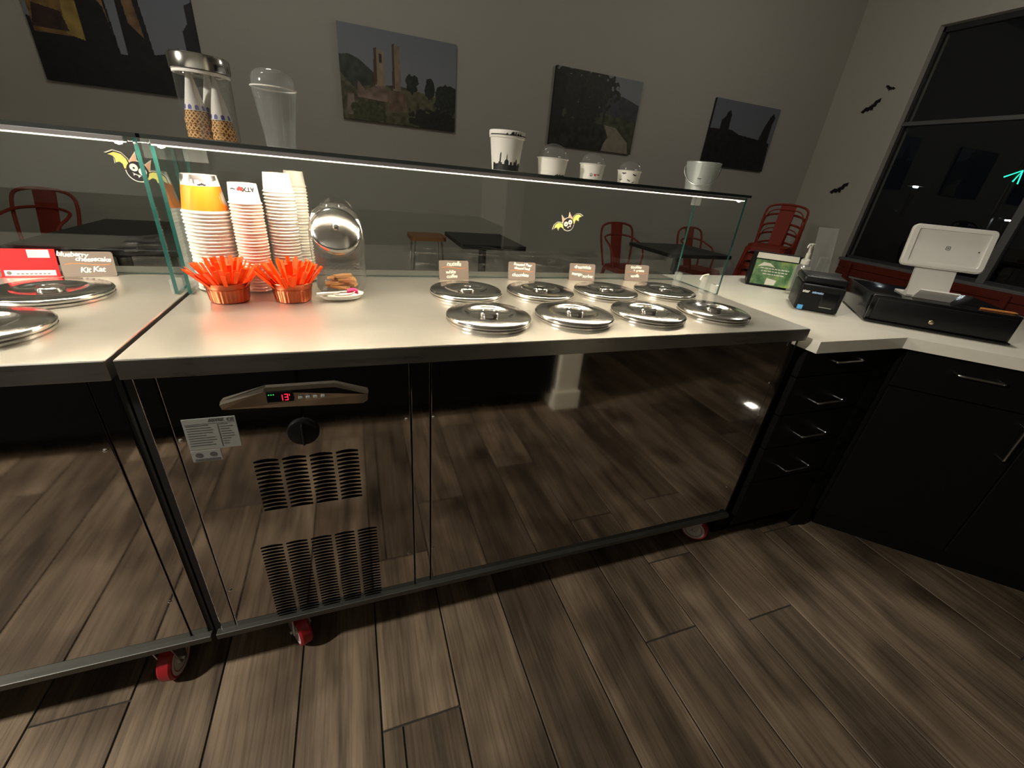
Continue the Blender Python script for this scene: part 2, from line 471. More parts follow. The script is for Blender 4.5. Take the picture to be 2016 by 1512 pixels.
# ------------------------------------------------------------------ the room
XW, YW, ZC = 6.33, 3.90, 3.70
XL, YB = -5.0, -3.6
obj('floor', G().box(XL, XW, YB, YW, -0.06, -0.0035), 'grout', kind='structure', smooth=False)
floor = bpy.data.objects['floor']
PW, PL = 0.1945, 1.2
X0 = -0.412-11*PW
shared = {}
def plank(col, y0, y1, x0=None, w=PW):
    key = (round(y1-y0, 4), round(w, 4))
    if key not in shared:
        h = 0.0022
        shared[key] = mesh_of(G().rbox(-w/2+h, w/2-h, -(y1-y0)/2+h, (y1-y0)/2-h, -0.0085, 0.0, 0.0012, 1), 'plank', 'plank', smooth=False)
    xx = X0+col*PW if x0 is None else x0
    obj('plank', shared[key], None, floor, (xx+w/2, (y0+y1)/2, 0))
for c in range(37):
    x = X0+c*PW
    ph = {15: -0.24, 19: -0.241, 21: -0.276}.get(c, -0.24+random.choice((0.4, 0.8, 0.55, 0.95, 0.25, 0.7)))
    ys = sorted({-2.0, 1.0} | {ph+k*PL for k in range(-3, 3) if -1.9 < ph+k*PL < 0.95})
    for a, b in zip(ys, ys[1:]):
        if c == 15 and b == ph:                       # a narrow cut strip beside the shortened plank
            plank(c, a, b, x, 0.05); plank(c, a, b, x+0.05, PW-0.05)
        else:
            plank(c, a, b)
# the far floor of the same planks, too far off or hidden to pick apart
far = G()
for c in range(-3, 58):
    x = X0+c*PW
    if x < XL or x+PW > XW: continue
    for (ya, yb) in ((YB, -2.0), (1.0, YW)) if 0 <= c < 37 else ((YB, YW),):
        y = ya
        first = random.uniform(0.3, 1.2)
        while y < yb-0.01:
            e = min(yb, y+first); first = PL
            far.box(x+0.0018, x+PW-0.0018, y+0.0018, e-0.0018, -0.0085, 0.0); y = e
obj('plank_field', far, 'plank', floor, smooth=False, kind='stuff')

obj('ceiling', G().box(XL, XW+0.1, YB, YW, ZC, ZC+0.1), 'ceil', kind='structure', smooth=False)
obj('wall_back', G().box(XL, XW+0.2, YW, YW+0.12, -0.0, ZC), 'wall', kind='structure', smooth=False)
obj('wall_left', G().box(XL-0.12, XL, YB, YW, 0, ZC), 'wall', kind='structure', smooth=False)
obj('wall_front', G().box(XL, XW+0.2, YB-0.12, YB, 0, ZC), 'wall', kind='structure', smooth=False)
# right wall with the tall shop window
WY1, WZ0, WZ1, WY0 = 2.985, 0.68, 3.03, -2.4
g = G()
g.box(XW, XW+0.2, WY1, YW, 0, ZC); g.box(XW, XW+0.2, WY0, WY1, 0, WZ0); g.box(XW, XW+0.2, WY0, WY1, WZ1, ZC); g.box(XW, XW+0.2, YB, WY0, 0, ZC)
obj('wall_right', g, 'wall2', kind='structure', smooth=False)
win = obj('window_1', G().box(XW+0.085, XW+0.09, WY0, WY1, WZ0, WZ1), 'glass_win', kind='structure', smooth=False)
fx0, fx1 = XW+0.06, XW+0.115
fr = [(WY1-0.028, WY1, WZ0, WZ1), (WY0, WY0+0.028, WZ0, WZ1), (WY0, WY1, WZ0, WZ0+0.035), (WY0, WY1, WZ1-0.05, WZ1)]
for (a, b, c, d) in fr: obj('window_frame', G().rbox(fx0, fx1, a, b, c, d, 0.004), 'mullion', win, smooth=False)
for yy in (1.60, 0.20, -1.2): obj('mullion', G().rbox(fx0-0.02, fx1, yy-0.035, yy+0.035, WZ0, WZ1, 0.004), 'frame', win, smooth=False)
obj('transom_bar', G().rbox(fx0-0.015, fx1, WY0, WY1, 2.135, 2.175, 0.004), 'frame', win, smooth=False)
obj('window_sill', G().rbox(XW-0.05, XW+0.09, WY0, WY1, WZ0-0.03, WZ0+0.005, 0.006), 'frame', win, smooth=False)
obj('trim_1', G().box(XW-0.012, XW, WY1, WY1+0.05, WZ0, WZ1+0.05).box(XW-0.012, XW, WY0, WY1, WZ1, WZ1+0.05), 'wall2', kind='structure', smooth=False)
obj('baseboard_back', G().rbox(XL, XW, YW-0.015, YW, 0, 0.1, 0.004), 'wall2', kind='structure', smooth=False)
# kitchen side behind the photographer: low partition wall with a white end post
obj('wall_kitchen', G().box(XL, 1.46, -1.86, -1.75, 0, ZC), 'wall', kind='structure', smooth=False)
obj('trim_2', G().rbox(1.46, 1.60, -1.80, -1.10, 0, 2.6, 0.006).rbox(1.445, 1.615, -1.81, -1.085, 0, 0.12, 0.005), 'white_paint', kind='structure', smooth=False)

# ------------------------------------------------------------------ gelato cabinets
HW, UW = 0.915, 1.666          # worktop height, unit width
def pane_mesh(x0, x1, y0, y1, z0, z1, thin, edge='glass_edge'):
    """glass sheet: faces clear, the narrow edges green"""
    g = G().box(x0, x1, y0, y1, z0, z1)
    big = {'x': (0, 1), 'y': (2, 3), 'z': (4, 5)}[thin]
    g.m = [0 if i in big else 1 for i in range(6)]
    return mesh_of(g, 'pane', ['glass', edge], smooth=False)

slot_g = G()
w, h = 0.046, 0.0062
slot_poly = [(-w/2, -h*0.1)]+[(-w/2+w*i/10, h*(0.35+0.65*sin(pi*i/10))) for i in range(11)]+[(w/2, -h*0.1)]
slot_g.prism(slot_poly, -0.0005, 0.0012).xf(FRONT)
SLOT_BIG = mesh_of(slot_g, 'slot', 'slot', smooth=False)
w, h = 0.0455, 0.0046
slot_poly = [(-w/2, -h*0.1)]+[(-w/2+w*i/8, h*(0.35+0.65*sin(pi*i/8))) for i in range(9)]+[(w/2, -h*0.1)]
SLOT_SMALL = mesh_of(G().prism(slot_poly, -0.0005, 0.0012).xf(FRONT), 'slot', 'slot', smooth=False)
LIP_BIG = mesh_of(G().rbox(-0.023, 0.023, -0.0025, 0.001, 0.0062, 0.0078, 0.0006, 1), 'slot_lip', 'steel_panel', smooth=False)

def caster(par, x, y, ang):
    c = obj('caster', G().rbox(-0.04, 0.04, -0.03, 0.03, 0.150, 0.1555, 0.002).cyl((0, 0, 0.13), (0, 0, 0.151), 0.022, n=20), 'zinc', par, (x, y, 0), (0, 0, ang))
    obj('wheel', G().lathe([(0.030, -0.016), (0.046, -0.016), (0.050, -0.011), (0.050, 0.011), (0.046, 0.016), (0.030, 0.016), (0.030, -0.016)], 32).xf(Matrix.Translation((0, 0, 0.0505)) @ Matrix.Rotation(pi/2, 4, 'Y')), 'redwheel', c)
    obj('hub', G().lathe([(0, -0.0185), (0.012, -0.0185), (0.014, -0.014), (0.037, -0.0165), (0.041, -0.0165), (0.041, 0.0165), (0.037, 0.0165), (0.014, 0.014), (0.012, 0.0185), (0, 0.0185)], 28).xf(Matrix.Translation((0, 0, 0.0505)) @ Matrix.Rotation(pi/2, 4, 'Y')), 'whitewheel', c)
    f = G()
    for s in (-1, 1):
        f.prism([(-0.012, 0.045), (0.012, 0.045), (0.026, 0.125), (-0.026, 0.125)], s*0.0215-0.0015, s*0.0215+0.0015)
    f.xf(Matrix(((0, 0, 1, 0), (1, 0, 0, 0), (0, 1, 0, 0), (0, 0, 0, 1))))
    f.box(-0.023, 0.023, -0.026, 0.026, 0.122, 0.132).cyl((-0.028, 0, 0.0505), (0.028, 0, 0.0505), 0.006, n=10)
    obj('fork', f, 'zinc', c)

def cabinet(x0, label, machine):
    t = thing('gelato_cabinet', label, 'gelato cabinet', (x0, 0, 0))
    wt = G().rbox(0, UW-0.012, 0, 0.71, HW-0.003, HW, 0.0012, 1)
    obj('worktop', wt, 'steel_top', t, smooth=False)
    e = G().rbox(0, UW-0.012, -0.0008, 0.002, HW-0.037, HW-0.0015, 0.0008, 1)
    e.rbox(0, UW-0.012, 0.708, 0.7105, HW-0.037, HW-0.0015, 0.0008, 1)
    e.rbox(UW-0.0135, UW-0.0115, 0, 0.71, HW-0.037, HW-0.0015, 0.0008, 1).rbox(-0.0005, 0.0015, 0, 0.71, HW-0.037, HW-0.0015, 0.0008, 1)
    obj('worktop_edge', e, 'steel_lip', t, smooth=False)
    obj('carcass', G().box(0.012, UW-0.024, 0.045, 0.69, 0.18, HW-0.004), 'gasket', t, smooth=False)
    # corner posts with black gaskets
    for xa, xb in ((0.006, 0.038), (UW-0.055, UW-0.020)):
        obj('corner_post', G().rbox(xa, xb, 0.020, 0.05, 0.16, HW-0.037, 0.002), 'steel_panel', t, smooth=False)
    for xa, xb in ((-0.006, 0.006), (UW-0.0195, UW-0.010)):
        obj('gasket', G().box(xa, xb, 0.022, 0.05, 0.16, HW-0.037), 'gasket', t, smooth=False)
    obj('base_rail', G().rbox(-0.002, UW-0.012, 0.004, 0.05, 0.155, 0.172, 0.002), 'steel_rail', t, smooth=False)
    obj('underside', G().box(0.01, UW-0.02, 0.05, 0.69, 0.156, 0.18), 'gasket', t, smooth=False)
    # front panels
    mp = obj('machine_panel', G().rbox(0.0405, 0.4815, 0.018, 0.040, 0.168, HW-0.04, 0.0015), 'steel_panel', t, smooth=False)
    obj('centre_strip', G().rbox(0.4845, 0.5255, 0.020, 0.040, 0.168, HW-0.04, 0.0012), 'steel_panel', t, smooth=False)
    dp = obj('door_panel', G().rbox(0.5285, UW-0.0565, 0.018, 0.040, 0.168, HW-0.04, 0.0015), 'steel_panel', t, smooth=False)
    sm = mesh_of(G().lathe([(0.0042, 0), (0.0040, 0.0012), (0.0025, 0.0024), (0, 0.0028)], 12).xf(FRONT), 'screw', 'screw')
    for par, x, z in ((mp, 0.472, 0.732), (mp, 0.468, 0.303), (mp, 0.048, 0.735), (mp, 0.050, 0.303), (dp, 0.533, 0.730), (dp, 0.533, 0.306), (dp, 1.598, 0.73), (dp, 1.598, 0.306)):
        obj('screw', sm, None, par, (x, 0.018, z))
    if machine:
        for c in range(4):
            for r in range(13):
                s = obj('vent_slot', SLOT_BIG, None, mp, (0.181+c*0.0533, 0.0179, 0.530+r*0.0110))
        for c in range(5):
            for r in range(25):
                obj('vent_slot', SLOT_SMALL, None, mp, (0.155+c*0.0532, 0.0179, 0.170+r*0.01035))
        # control console: a long faceted visor with display and buttons
        poly = [(0.128, 0.798), (0.128, 0.813), (0.205, 0.836), (0.332, 0.836), (0.396, 0.812), (0.394, 0.792), (0.385, 0.786), (0.135, 0.789)]
        g = G(); n = len(poly)
        back = [(x, 0.018, z) for x, z in poly]
        front = [(0.262+(x-0.262)*0.985, 0.003 if z > 0.80 else 0.010, 0.811+(z-0.811)*0.93) for x, z in poly]
        g.add(back+front, [tuple(range(n)), tuple(range(n, 2*n))[::-1]]+[(i, (i+1) % n, n+(i+1) % n, n+i) for i in range(n)])
        cp = obj('control_console', g, 'darkchrome', t, smooth=False)
        obj('display_window', G().rbox(0.209, 0.256, 0.0012, 0.0035, 0.8105, 0.8330, 0.0008, 1), 'blackgloss', cp, smooth=False)
        d = G()
        def seg(x, z, on):
            L_, h_, k = 0.0062, 0.0062, 0.0013
            S = dict(a=(0, L_, 2*h_, 2*h_+k), g=(0, L_, h_, h_+k), d=(0, L_, 0, k), f=(0, k, h_, 2*h_), b=(L_-k, L_, h_, 2*h_), e=(0, k, 0, h_), c=(L_-k, L_, 0, h_))
            for c_ in on:
                a, b, c2, e2 = S[c_]; d.box(x+a, x+b, 0.0002, 0.0012, z+c2, z+e2)
        seg(0.231, 0.8140, 'bc'); seg(0.2405, 0.8140, 'abgcd'); d.box(0.2485, 0.2500, 0.0002, 0.0012, 0.8235, 0.8270)
        obj('red_digits', d, 'segred', cp, smooth=False)
        for k in range(3):
            obj('green_led', G().rbox(0.2130+k*0.004, 0.2148+k*0.004, 0.0002, 0.0012, 0.8268, 0.8284, 0.0003, 1), 'seggreen', cp, smooth=False)
        for k in range(4):
            obj('button', G().rbox(0.2640+k*0.0135, 0.2725+k*0.0135, 0.0005, 0.0035, 0.8135, 0.8195, 0.001, 1), 'label', cp, smooth=False)
        kn = obj('dial', G().lathe([(0.031, 0), (0.031, 0.004), (0.0295, 0.007), (0.026, 0.008), (0, 0.0085)], 36).xf(Matrix.Translation((0.261, 0.018, 0.728)) @ FRONT), 'black', t)
        obj('grip', G().rbox(0.2585, 0.2635, -0.001, 0.011, 0.703, 0.753, 0.002), 'blackgloss', kn, smooth=False)
        # rating plate and the small sticker under it
        rp = obj('rating_plate', G().rbox(0.058, 0.146, 0.0170, 0.0182, 0.709, 0.780, 0.0004, 1), 'label', t, smooth=False)
        L_ = G()
        for (tx, sx, px, pz) in (('ABTEK', 0.0085, 0.113, 0.7745), ('CE', 0.0095, 0.1360, 0.7735)):
            q = text_mesh(tx, sx, 0.0003, bold=0.0003).xf(Matrix.Translation((px, 0.0168, pz)) @ FRONT)
            L_.add(q.v, q.f)
        for k in range(9):
            z = 0.7640-k*0.0056
            L_.box(0.062, 0.062+random.uniform(0.028, 0.048), 0.0166, 0.0171, z, z+0.0015)
            L_.box(0.117, 0.117+random.uniform(0.008, 0.022), 0.0166, 0.0171, z, z+0.0015)
        L_.box(0.1135, 0.1143, 0.0166, 0.0171, 0.713, 0.766).box(0.061, 0.143, 0.0166, 0.0171, 0.7675, 0.7682)
        obj('print', L_, 'labelink', rp, smooth=False)
        st = obj('sticker', G().rbox(0.058, 0.108, 0.0170, 0.0182, 0.681, 0.7075, 0.0004, 1), 'label', t, smooth=False)
        L_ = G()
        for px in (0.070, 0.094):
            L_.prism(arc(px, 0.697, 0.0055, 0, 2*pi, 14)[:-1], -0.0004, 0.0004)
        for k in range(2): L_.prism([(0.062, 0.6865-k*0.003), (0.104, 0.6865-k*0.003), (0.104, 0.688-k*0.003), (0.062, 0.688-k*0.003)], -0.0004, 0.0004)
        L_.xf(Matrix.Translation((0, 0.0168, 0)) @ FRONT)
        obj('print', L_, 'labelink', st, smooth=False)
        caster(t, 0.165, 0.062, R(28)); caster(t, 1.590, 0.075, R(38))
        caster(t, 0.165, 0.63, R(10)); caster(t, 1.590, 0.63, R(-15))
    else:
        caster(t, 1.535, 0.060, R(-8)); caster(t, 1.535, 0.63, R(12)); caster(t, 0.165, 0.06, R(12)); caster(t, 0.165, 0.63, R(-12))
    # glass guard with its shelf and LED strip
    xl, xr = (0.001, 0.009), (UW-0.026, UW-0.018)
    for a, b in (xl, xr):
        yf = 0.370 if (machine and a > 0.1) else 0.397
        obj('side_pane', pane_mesh(a, b, yf, 0.607, HW+0.003, 1.246, 'x'), None, t)
        for (yy, zz) in ((yf+0.003, HW), (0.575, HW)):
            obj('pane_foot', G().rbox(a-0.008 if a > 0.1 else a-0.0005, b+0.008 if a < 0.1 else b+0.003, yy, yy+0.03, zz+0.0005, zz+0.036, 0.003), 'acrylic', t, smooth=False)
        obj('corner_plate', G().rbox(a-0.045 if a > 0.1 else a+0.009, b-0.009 if a > 0.1 else b+0.052, 0.570, 0.573, 1.205, 1.2465, 0.001, 1), 'acrylic', t, smooth=False)
        sx = b+0.018 if a < 0.1 else a-0.018
        obj('lamp_clip', G().lathe([(0, -0.016), (0.006, -0.014), (0.0085, -0.006), (0.007, 0.0)], 14, (sx, 0.378, 1.2465)), 'acrylic', t)
    obj('back_pane', pane_mesh(0.001, UW-0.018, 0.608, 0.616, HW+0.003, 1.246, 'y'), None, t)
    sh = obj('glass_shelf', pane_mesh(-0.001 if machine else 0.0, UW-0.008, 0.365, 0.640, 1.247, 1.255, 'z', 'shelf_edge'), None, t)
    obj('led_channel', G().rbox(0.012, UW-0.030, 0.366, 0.386, 1.2375, 1.2468, 0.001, 1), 'alu', t, smooth=False)
    obj('led_strip', G().box(0.014, UW-0.032, 0.3690, 0.381, 1.2364, 1.2374), 'led', t, smooth=False)
    obj('diffuser_edge', G().box(0.014, UW-0.032, 0.3664, 0.3682, 1.2352, 1.2374), 'led_edge', t, smooth=False)
    return t

cabinet(0.0, 'stainless gelato cabinet with vent grilles, black dial and lit red temperature digits', True)
cabinet(-UW, 'stainless gelato cabinet with a plain front panel, carrying the red card', False)

# ------------------------------------------------------------------ steel pan lids
def make_lid(label):
    t = thing('pan_lid', label, 'lid', group='steel pan lids')
    obj('rim_ring', G().lathe([(0.092, 0.0), (0.104, 0.0), (0.106, 0.002), (0.106, 0.006), (0.103, 0.0075), (0.092, 0.0075)], 48), 'lidsteel', t)
    obj('lid_plate', G().lathe([(0.101, 0.0078), (0.106, 0.0095), (0.107, 0.0135), (0.105, 0.0165), (0.101, 0.0185), (0.066, 0.0205), (0.063, 0.0206), (0.061, 0.0202), (0.057, 0.0176), (0.051, 0.0149), (0.043, 0.0127), (0.034, 0.0115), (0.026, 0.0111), (0, 0.0111)], 48), 'lidsteel', t)
    obj('knob', G().lathe([(0.0225, 0.0113), (0.0245, 0.0135), (0.0240, 0.0215), (0.0220, 0.0232), (0.0190, 0.0232), (0.0170, 0.0218), (0, 0.0218)], 32), 'lidsteel', t)
    return t
LX = (0.695, 0.935, 1.175, 1.417)
CARDN = ('white coffee', 'chocolate', 'sorbet', 'vanilla')
lid0 = None
for k in range(4):
    for y, lab in ((0.388, 'polished steel pan lid directly before the %s flavour card' % CARDN[k]),
                   (0.152, 'polished steel pan lid by the worktop edge, in line with the %s card' % CARDN[k])):
        if lid0 is None:
            lid0 = make_lid(lab); l = lid0
        else: l = dup(lid0, (0, 0, 0), 0, lab)
        l.location = (LX[k], y, HW+0.0002); l.rotation_euler = (0, 0, random.uniform(0, 6))
for y, lab in ((0.390, 'polished steel pan lid just before the red card and blueberry sign'), (0.152, 'polished steel pan lid at the plain cabinet\'s front edge, by the seam')):
    dup(lid0, (-0.249, y, HW+0.0002), random.uniform(0, 6), lab)

# ------------------------------------------------------------------ flavour cards
def card(x, y, w, h, lines, label, lean=14, rz=0.0, wave=True, zoff=0.0):
    t = thing('flavour_card', label, 'sign', (x, y, HW), rz, 'flavour cards')
    Mx = Matrix.Rotation(R(-lean), 4, 'X') @ FRONT
    poly = [(px, py+h/2) for px, py in rrect(w, h, 0.006, 4)]
    obj('card_face', G().prism(poly, -0.0008, 0.0008).xf(Mx), 'card', t, smooth=False)
    obj('card_foot', G().rbox(-w/2, w/2, -0.002, 0.012, 0.0003, 0.0016, 0.0004, 1), 'card', t, smooth=False)
    g = G()
    for (tx, size, px, py, sh) in lines:
        q = text_mesh(tx, size, 0.0003, shear=0.25, bold=0.0004, space=0.92)
        k = len(g.v); g.add(q.v, q.f)
        for i in range(k, len(g.v)):
            vx, vy, vz = g.v[i]; g.v[i] = (vx+px, vy+py+sh*vx+0.0008*sin(vx*160), vz+0.0012)
    g.xf(Mx); obj('lettering', g, 'chalk', t, smooth=False)
    if wave:
        yy = wave
        pts = [(-w*0.42+w*0.84*i/16, yy+0.0022*sin(i/16*2*pi), 0.0012) for i in range(17)]
        obj('underline', G().tube(pts, 0.00075, 6).xf(Mx), 'orangeline', t)
CH, CW = 0.062, 0.100
card(0.700, 0.578, CW, CH, [('nutella', 0.020, 0, 0.051, 0), ('white', 0.0165, -0.012, 0.025, 0), ('coffee', 0.0165, -0.008, 0.011, 0)], 'taupe flavour card lettered white coffee under an orange wave', wave=0.0385)
card(0.944, 0.578, CW, CH, [('Roasted Pear', 0.0135, 0.002, 0.053, -0.04), ('almond basil', 0.0125, 0, 0.0405, -0.06), ('chocolate', 0.017, -0.006, 0.018, 0)], 'taupe flavour card lettered chocolate under a faint orange wave', rz=R(-6), wave=0.032)
card(1.186, 0.578, CW, CH, [('dreamsicle', 0.0165, 0, 0.049, 0), ('mango', 0.0165, -0.020, 0.024, -0.1), ('sorbet', 0.0165, 0.022, 0.017, -0.05)], 'taupe flavour card lettered mango sorbet', rz=R(-10), wave=0.0365)
card(1.430, 0.578, CW, CH, [('cookies', 0.016, -0.006, 0.053, 0), ('+ cream', 0.015, 0.006, 0.0405, 0), ('vanilla', 0.0165, -0.008, 0.020, 0)], 'taupe flavour card lettered vanilla, nearest the white counter', rz=R(-10), wave=0.032)
card(-0.258, 0.578, 0.105, CH, [('blueberry', 0.0165, -0.026, 0.055, -0.05), ('cheesecake', 0.0165, 0.012, 0.043, -0.02), ('Kit Kat', 0.0185, 0.006, 0.017, 0.03)], 'taupe flavour card lettered blueberry cheesecake beside the red card', rz=R(8), wave=0.031)
t = thing('red_card', 'bright red folded box card with white panels on the plain cabinet', 'card', (-0.372, 0.574, HW), R(6))
Mx = Matrix.Rotation(R(-14), 4, 'X') @ FRONT
obj('card_face', G().prism([(-0.053, 0), (0.053, 0), (0.053, 0.066), (-0.053, 0.066)], -0.001, 0.001).xf(Mx), 'redcard', t, smooth=False)
obj('card_foot', G().rbox(-0.053, 0.053, -0.012, 0.012, 0.0003, 0.0016, 0.0004, 1), 'redcard', t, smooth=False)
obj('white_panel', G().prism([(0.002, 0.045), (0.042, 0.045), (0.042, 0.064), (0.002, 0.064)], 0.001, 0.0014).prism([(-0.047, 0.002), (0.046, 0.002), (0.046, 0.015), (-0.047, 0.015)], 0.001, 0.0014).xf(Mx), 'stickerwhite', t, smooth=False)
g = G()
for k in range(3): g.prism([(0.004, 0.049+k*0.005), (0.021, 0.049+k*0.005), (0.021, 0.0497+k*0.005), (0.004, 0.0497+k*0.005)], 0.0014, 0.0017)
for k in range(8): g.prism([(-0.026+k*0.008, 0.005), (-0.021+k*0.008, 0.005), (-0.021+k*0.008, 0.0075), (-0.026+k*0.008, 0.0075)], 0.0014, 0.0017)
g.prism(arc(-0.039, 0.0085, 0.0045, 0, 2*pi, 12)[:-1], 0.0014, 0.0017)
obj('print', g.xf(Mx), 'graylogo', t, smooth=False)

# ------------------------------------------------------------------ paper cups
def cup_profile(rr, rb, h, rim):
    """paper cup standing on its base, wall 0.6 mm, rolled rim"""
    w = 0.0007
    return [(0, 0.004), (rb-w, 0.004), (rb-w, 0.0), (rb, 0.0), (rr, h-rim), (rr+rim*0.55, h-rim*0.8), (rr+rim*0.75, h-rim*0.4), (rr+rim*0.5, h), (rr-w, h-rim*0.1), (rr-w, h-rim), (rb-w, 0.005), (0, 0.005)]

def cup_mesh(rr, rb, h, rim, n=36):
    return mesh_of(G().lathe(cup_profile(rr, rb, h, rim), n), 'paper_cup', 'paper')

def wrap(g, r_of_z, theta0, off=0.0003):
    """bend a flat drawing (x along the wall, y up) round a cup"""
    g.v = [((r_of_z(y)+off+z)*cos(theta0+x/max(r_of_z(y), 1e-4)), (r_of_z(y)+off+z)*sin(theta0+x/max(r_of_z(y), 1e-4)), y) for x, y, z in g.v]
    return g

def strip(xs, lo, hi):
    """flat band between two height curves"""
    g = G(); n = len(xs)
    g.add([(x, lo(x), 0) for x in xs]+[(x, hi(x), 0) for x in xs], [(i, i+1, n+i+1, n+i) for i in range(n-1)])
    return g

def heart(s, cx=0, cy=0, n=18):
    p = []
    for i in range(n):
        a = 2*pi*i/n
        p.append((cx+s*16*sin(a)**3/17, cy+s*(13*cos(a)-5*cos(2*a)-2*cos(3*a)-cos(4*a))/17))
    return p

def bat_poly(s, cx=0, cy=0, tilt=0.0):
    h = [(0, 0.22), (0.10, 0.36), (0.16, 0.22), (0.45, 0.42), (1.0, 0.30), (0.80, -0.02), (0.58, 0.06), (0.36, -0.16), (0.18, -0.06), (0, -0.34)]
    p = h+[(-x, y) for x, y in h[-2:0:-1]]
    return [(cx+s*(x*cos(tilt)-y*sin(tilt)), cy+s*(x*sin(tilt)+y*cos(tilt))) for x, y in p]

def skyline(seed, base, amp, x):
    rnd = random.Random(seed+int(math.floor(x/0.0042)))
    k = rnd.random()
    return base+amp*(k if k < 0.75 else 1.3*k)

FLIP = Matrix.Rotation(pi, 4, 'X')
def inverted_stack(x, y, top, first_rim, rr, rb, rim, pitch, n, label_top, label_rest, group, jit=0.0008, rest='paper'):
    h = top-first_rim
    m = mesh_of(G().lathe(cup_profile(rr, rb, h, rim), 40).xf(Matrix.Translation((0, 0, h)) @ FLIP), 'paper_cup', 'paper')
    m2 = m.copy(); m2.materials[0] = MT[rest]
    first = None
    for k in range(n):
        z = first_rim-k*pitch
        if z < HW: break
        a, b = (random.uniform(-jit, jit) for _ in range(2))
        if k == 0: a = b = 0
        o = obj('paper_cup', m if k == 0 else m2, None, None, (x+a, y+b, z), label=label_top if k == 0 else label_rest, cat='cup', group=group)
        if first is None: first = o
    return first, h, (lambda zz: rr+(rb-rr)*max(0, min(1, (zz-rim)/(h-rim))))

FACE = -pi/2      # the side of a cup that looks at the camera
# A: large cups with an orange band and a skyline
A, hA, rA = inverted_stack(0.058, 0.470, 1.183, 1.100, 0.0480, 0.0355, 0.0045, 0.0083, 24,
    'large upside-down paper cup with orange band and white skyline, topping its stack', 'large upside-down white paper cup stacked under the orange banded cup', 'large cups under the glass')
xs = [(-pi+2*pi*i/120)*0.042 for i in range(121)]
obj('orange_band', wrap(strip(xs, lambda x: 0.0075, lambda x: 0.0600), rA, FACE), 'orange', A)
g = strip([(-1.2+2.4*i/160)*0.040 for i in range(161)], lambda x: 0.0745-skyline(3, 0.0, 0.0085, x), lambda x: 0.0830)
obj('skyline_print', wrap(g, rA, FACE, 0.0004), 'alu', A, smooth=False)
g = G().prism(bat_poly(0.009, 0.012, 0.0645, pi), 0, 0.0002)
obj('bat_print', wrap(g, rA, FACE, 0.0004), 'ink', A, smooth=False)
# B: small cups with the ATX print
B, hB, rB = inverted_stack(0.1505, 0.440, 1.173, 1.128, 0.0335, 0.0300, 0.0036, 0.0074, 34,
    'upside-down white paper cup with red heart and ATX print, topping its stack', 'small upside-down paper cup tinted with orange bounce light, stacked under the heart print cup', 'small printed cups under the glass', rest='paperbounce')
T180 = Matrix.Rotation(pi, 4, 'Z')
obj('heart_print', wrap(G().prism(heart(0.0068), 0, 0.0002).xf(Matrix.Translation((-0.001, 0.034, 0)) @ T180), rB, FACE, 0.0003), 'redink', B, smooth=False)
g = text_mesh('ATX', 0.0140, 0.0001, bold=0.0005).xf(Matrix.Translation((0.017, 0.0335, 0)) @ T180)
g.prism(bat_poly(0.0075, -0.017, 0.034, pi), 0, 0.0002)
obj('lettering', wrap(g, rB, FACE, 0.0003), 'ink', B, smooth=False)
# C and D: plain white cups
C_, hC, rC = inverted_stack(0.2220, 0.472, 1.200, 1.156, 0.0335, 0.0295, 0.0036, 0.0078, 33,
    'plain white upside-down paper cup topping the stack beside the candy jar', 'plain white upside-down paper cup in the stack beside the candy jar', 'plain cups under the glass')
D_, hD, rD = inverted_stack(0.2520, 0.560, 1.205, 1.168, 0.0262, 0.0230, 0.0032, 0.0078, 34,
    'narrow white upside-down paper cup topping the stack against the back glass', 'narrow white upside-down paper cup in the stack against the back glass', 'narrow cups under the glass')

# ------------------------------------------------------------------ copper bowls of orange spoons
def bowl(x, y, label):
    t = thing('copper_bowl', label, 'bowl', (x, y, HW))
    fl = lambda a, z: 1+(0.018*cos(30*a) if 0.004 < z < 0.030 else 0)
    obj('bowl_body', G().lathe([(0, 0.0003), (0.038, 0.0003), (0.0405, 0.002), (0.0415, 0.006), (0.0440, 0.029), (0.0445, 0.032), (0.0468, 0.034)], 120, mod=fl), 'copper', t)
    obj('bowl_rim', G().lathe([(0.0462, 0.034), (0.0490, 0.046), (0.0505, 0.0475), (0.0500, 0.0485), (0.0480, 0.0470), (0.0440, 0.032), (0.0405, 0.004), (0, 0.0035)], 60), 'copper', t)
    return t
def spoon_mesh():
    # flat spade: narrow shaft below, broad square head above
    p = [(-0.0030, 0), (0.0030, 0), (0.0034, 0.040), (0.0043, 0.060), (0.0046, 0.090), (0.0038, 0.092), (-0.0038, 0.092), (-0.0046, 0.090), (-0.0043, 0.060), (-0.0034, 0.040)]
    return mesh_of(G().prism(p, -0.0006, 0.0006).xf(FRONT), 'spoon', 'spoon', smooth=False)
SPOON = spoon_mesh()
def fill(x, y, n, label, group):
    for k in range(n):
        ring = 0.30 if k < 8 else (0.62 if k < 22 else 1.0)
        a = 2*pi*k*0.381966+random.uniform(-0.2, 0.2)
        tilt = R(6+34*ring+random.uniform(-5, 5))
        r0 = 0.004+0.014*ring*random.uniform(0.6, 1.1)
        o = obj('spoon', SPOON, None, None, label=label, cat='spoon', group=group)
        base = Vector((x+r0*cos(a), y+r0*sin(a), HW+0.006+0.006*random.random()+0.004*(1-ring)))
        Mx = Matrix.Translation(base) @ Matrix.Rotation(a-pi/2, 4, 'Z') @ Matrix.Rotation(-tilt, 4, 'X') @ Matrix.Rotation(pi+random.uniform(-0.5, 0.5), 4, 'Z')
        o.matrix_world = Mx
bowl(0.098, 0.352, 'fluted copper bowl before the orange banded cup stack')
bowl(0.236, 0.352, 'fluted copper bowl beside the candy jar')
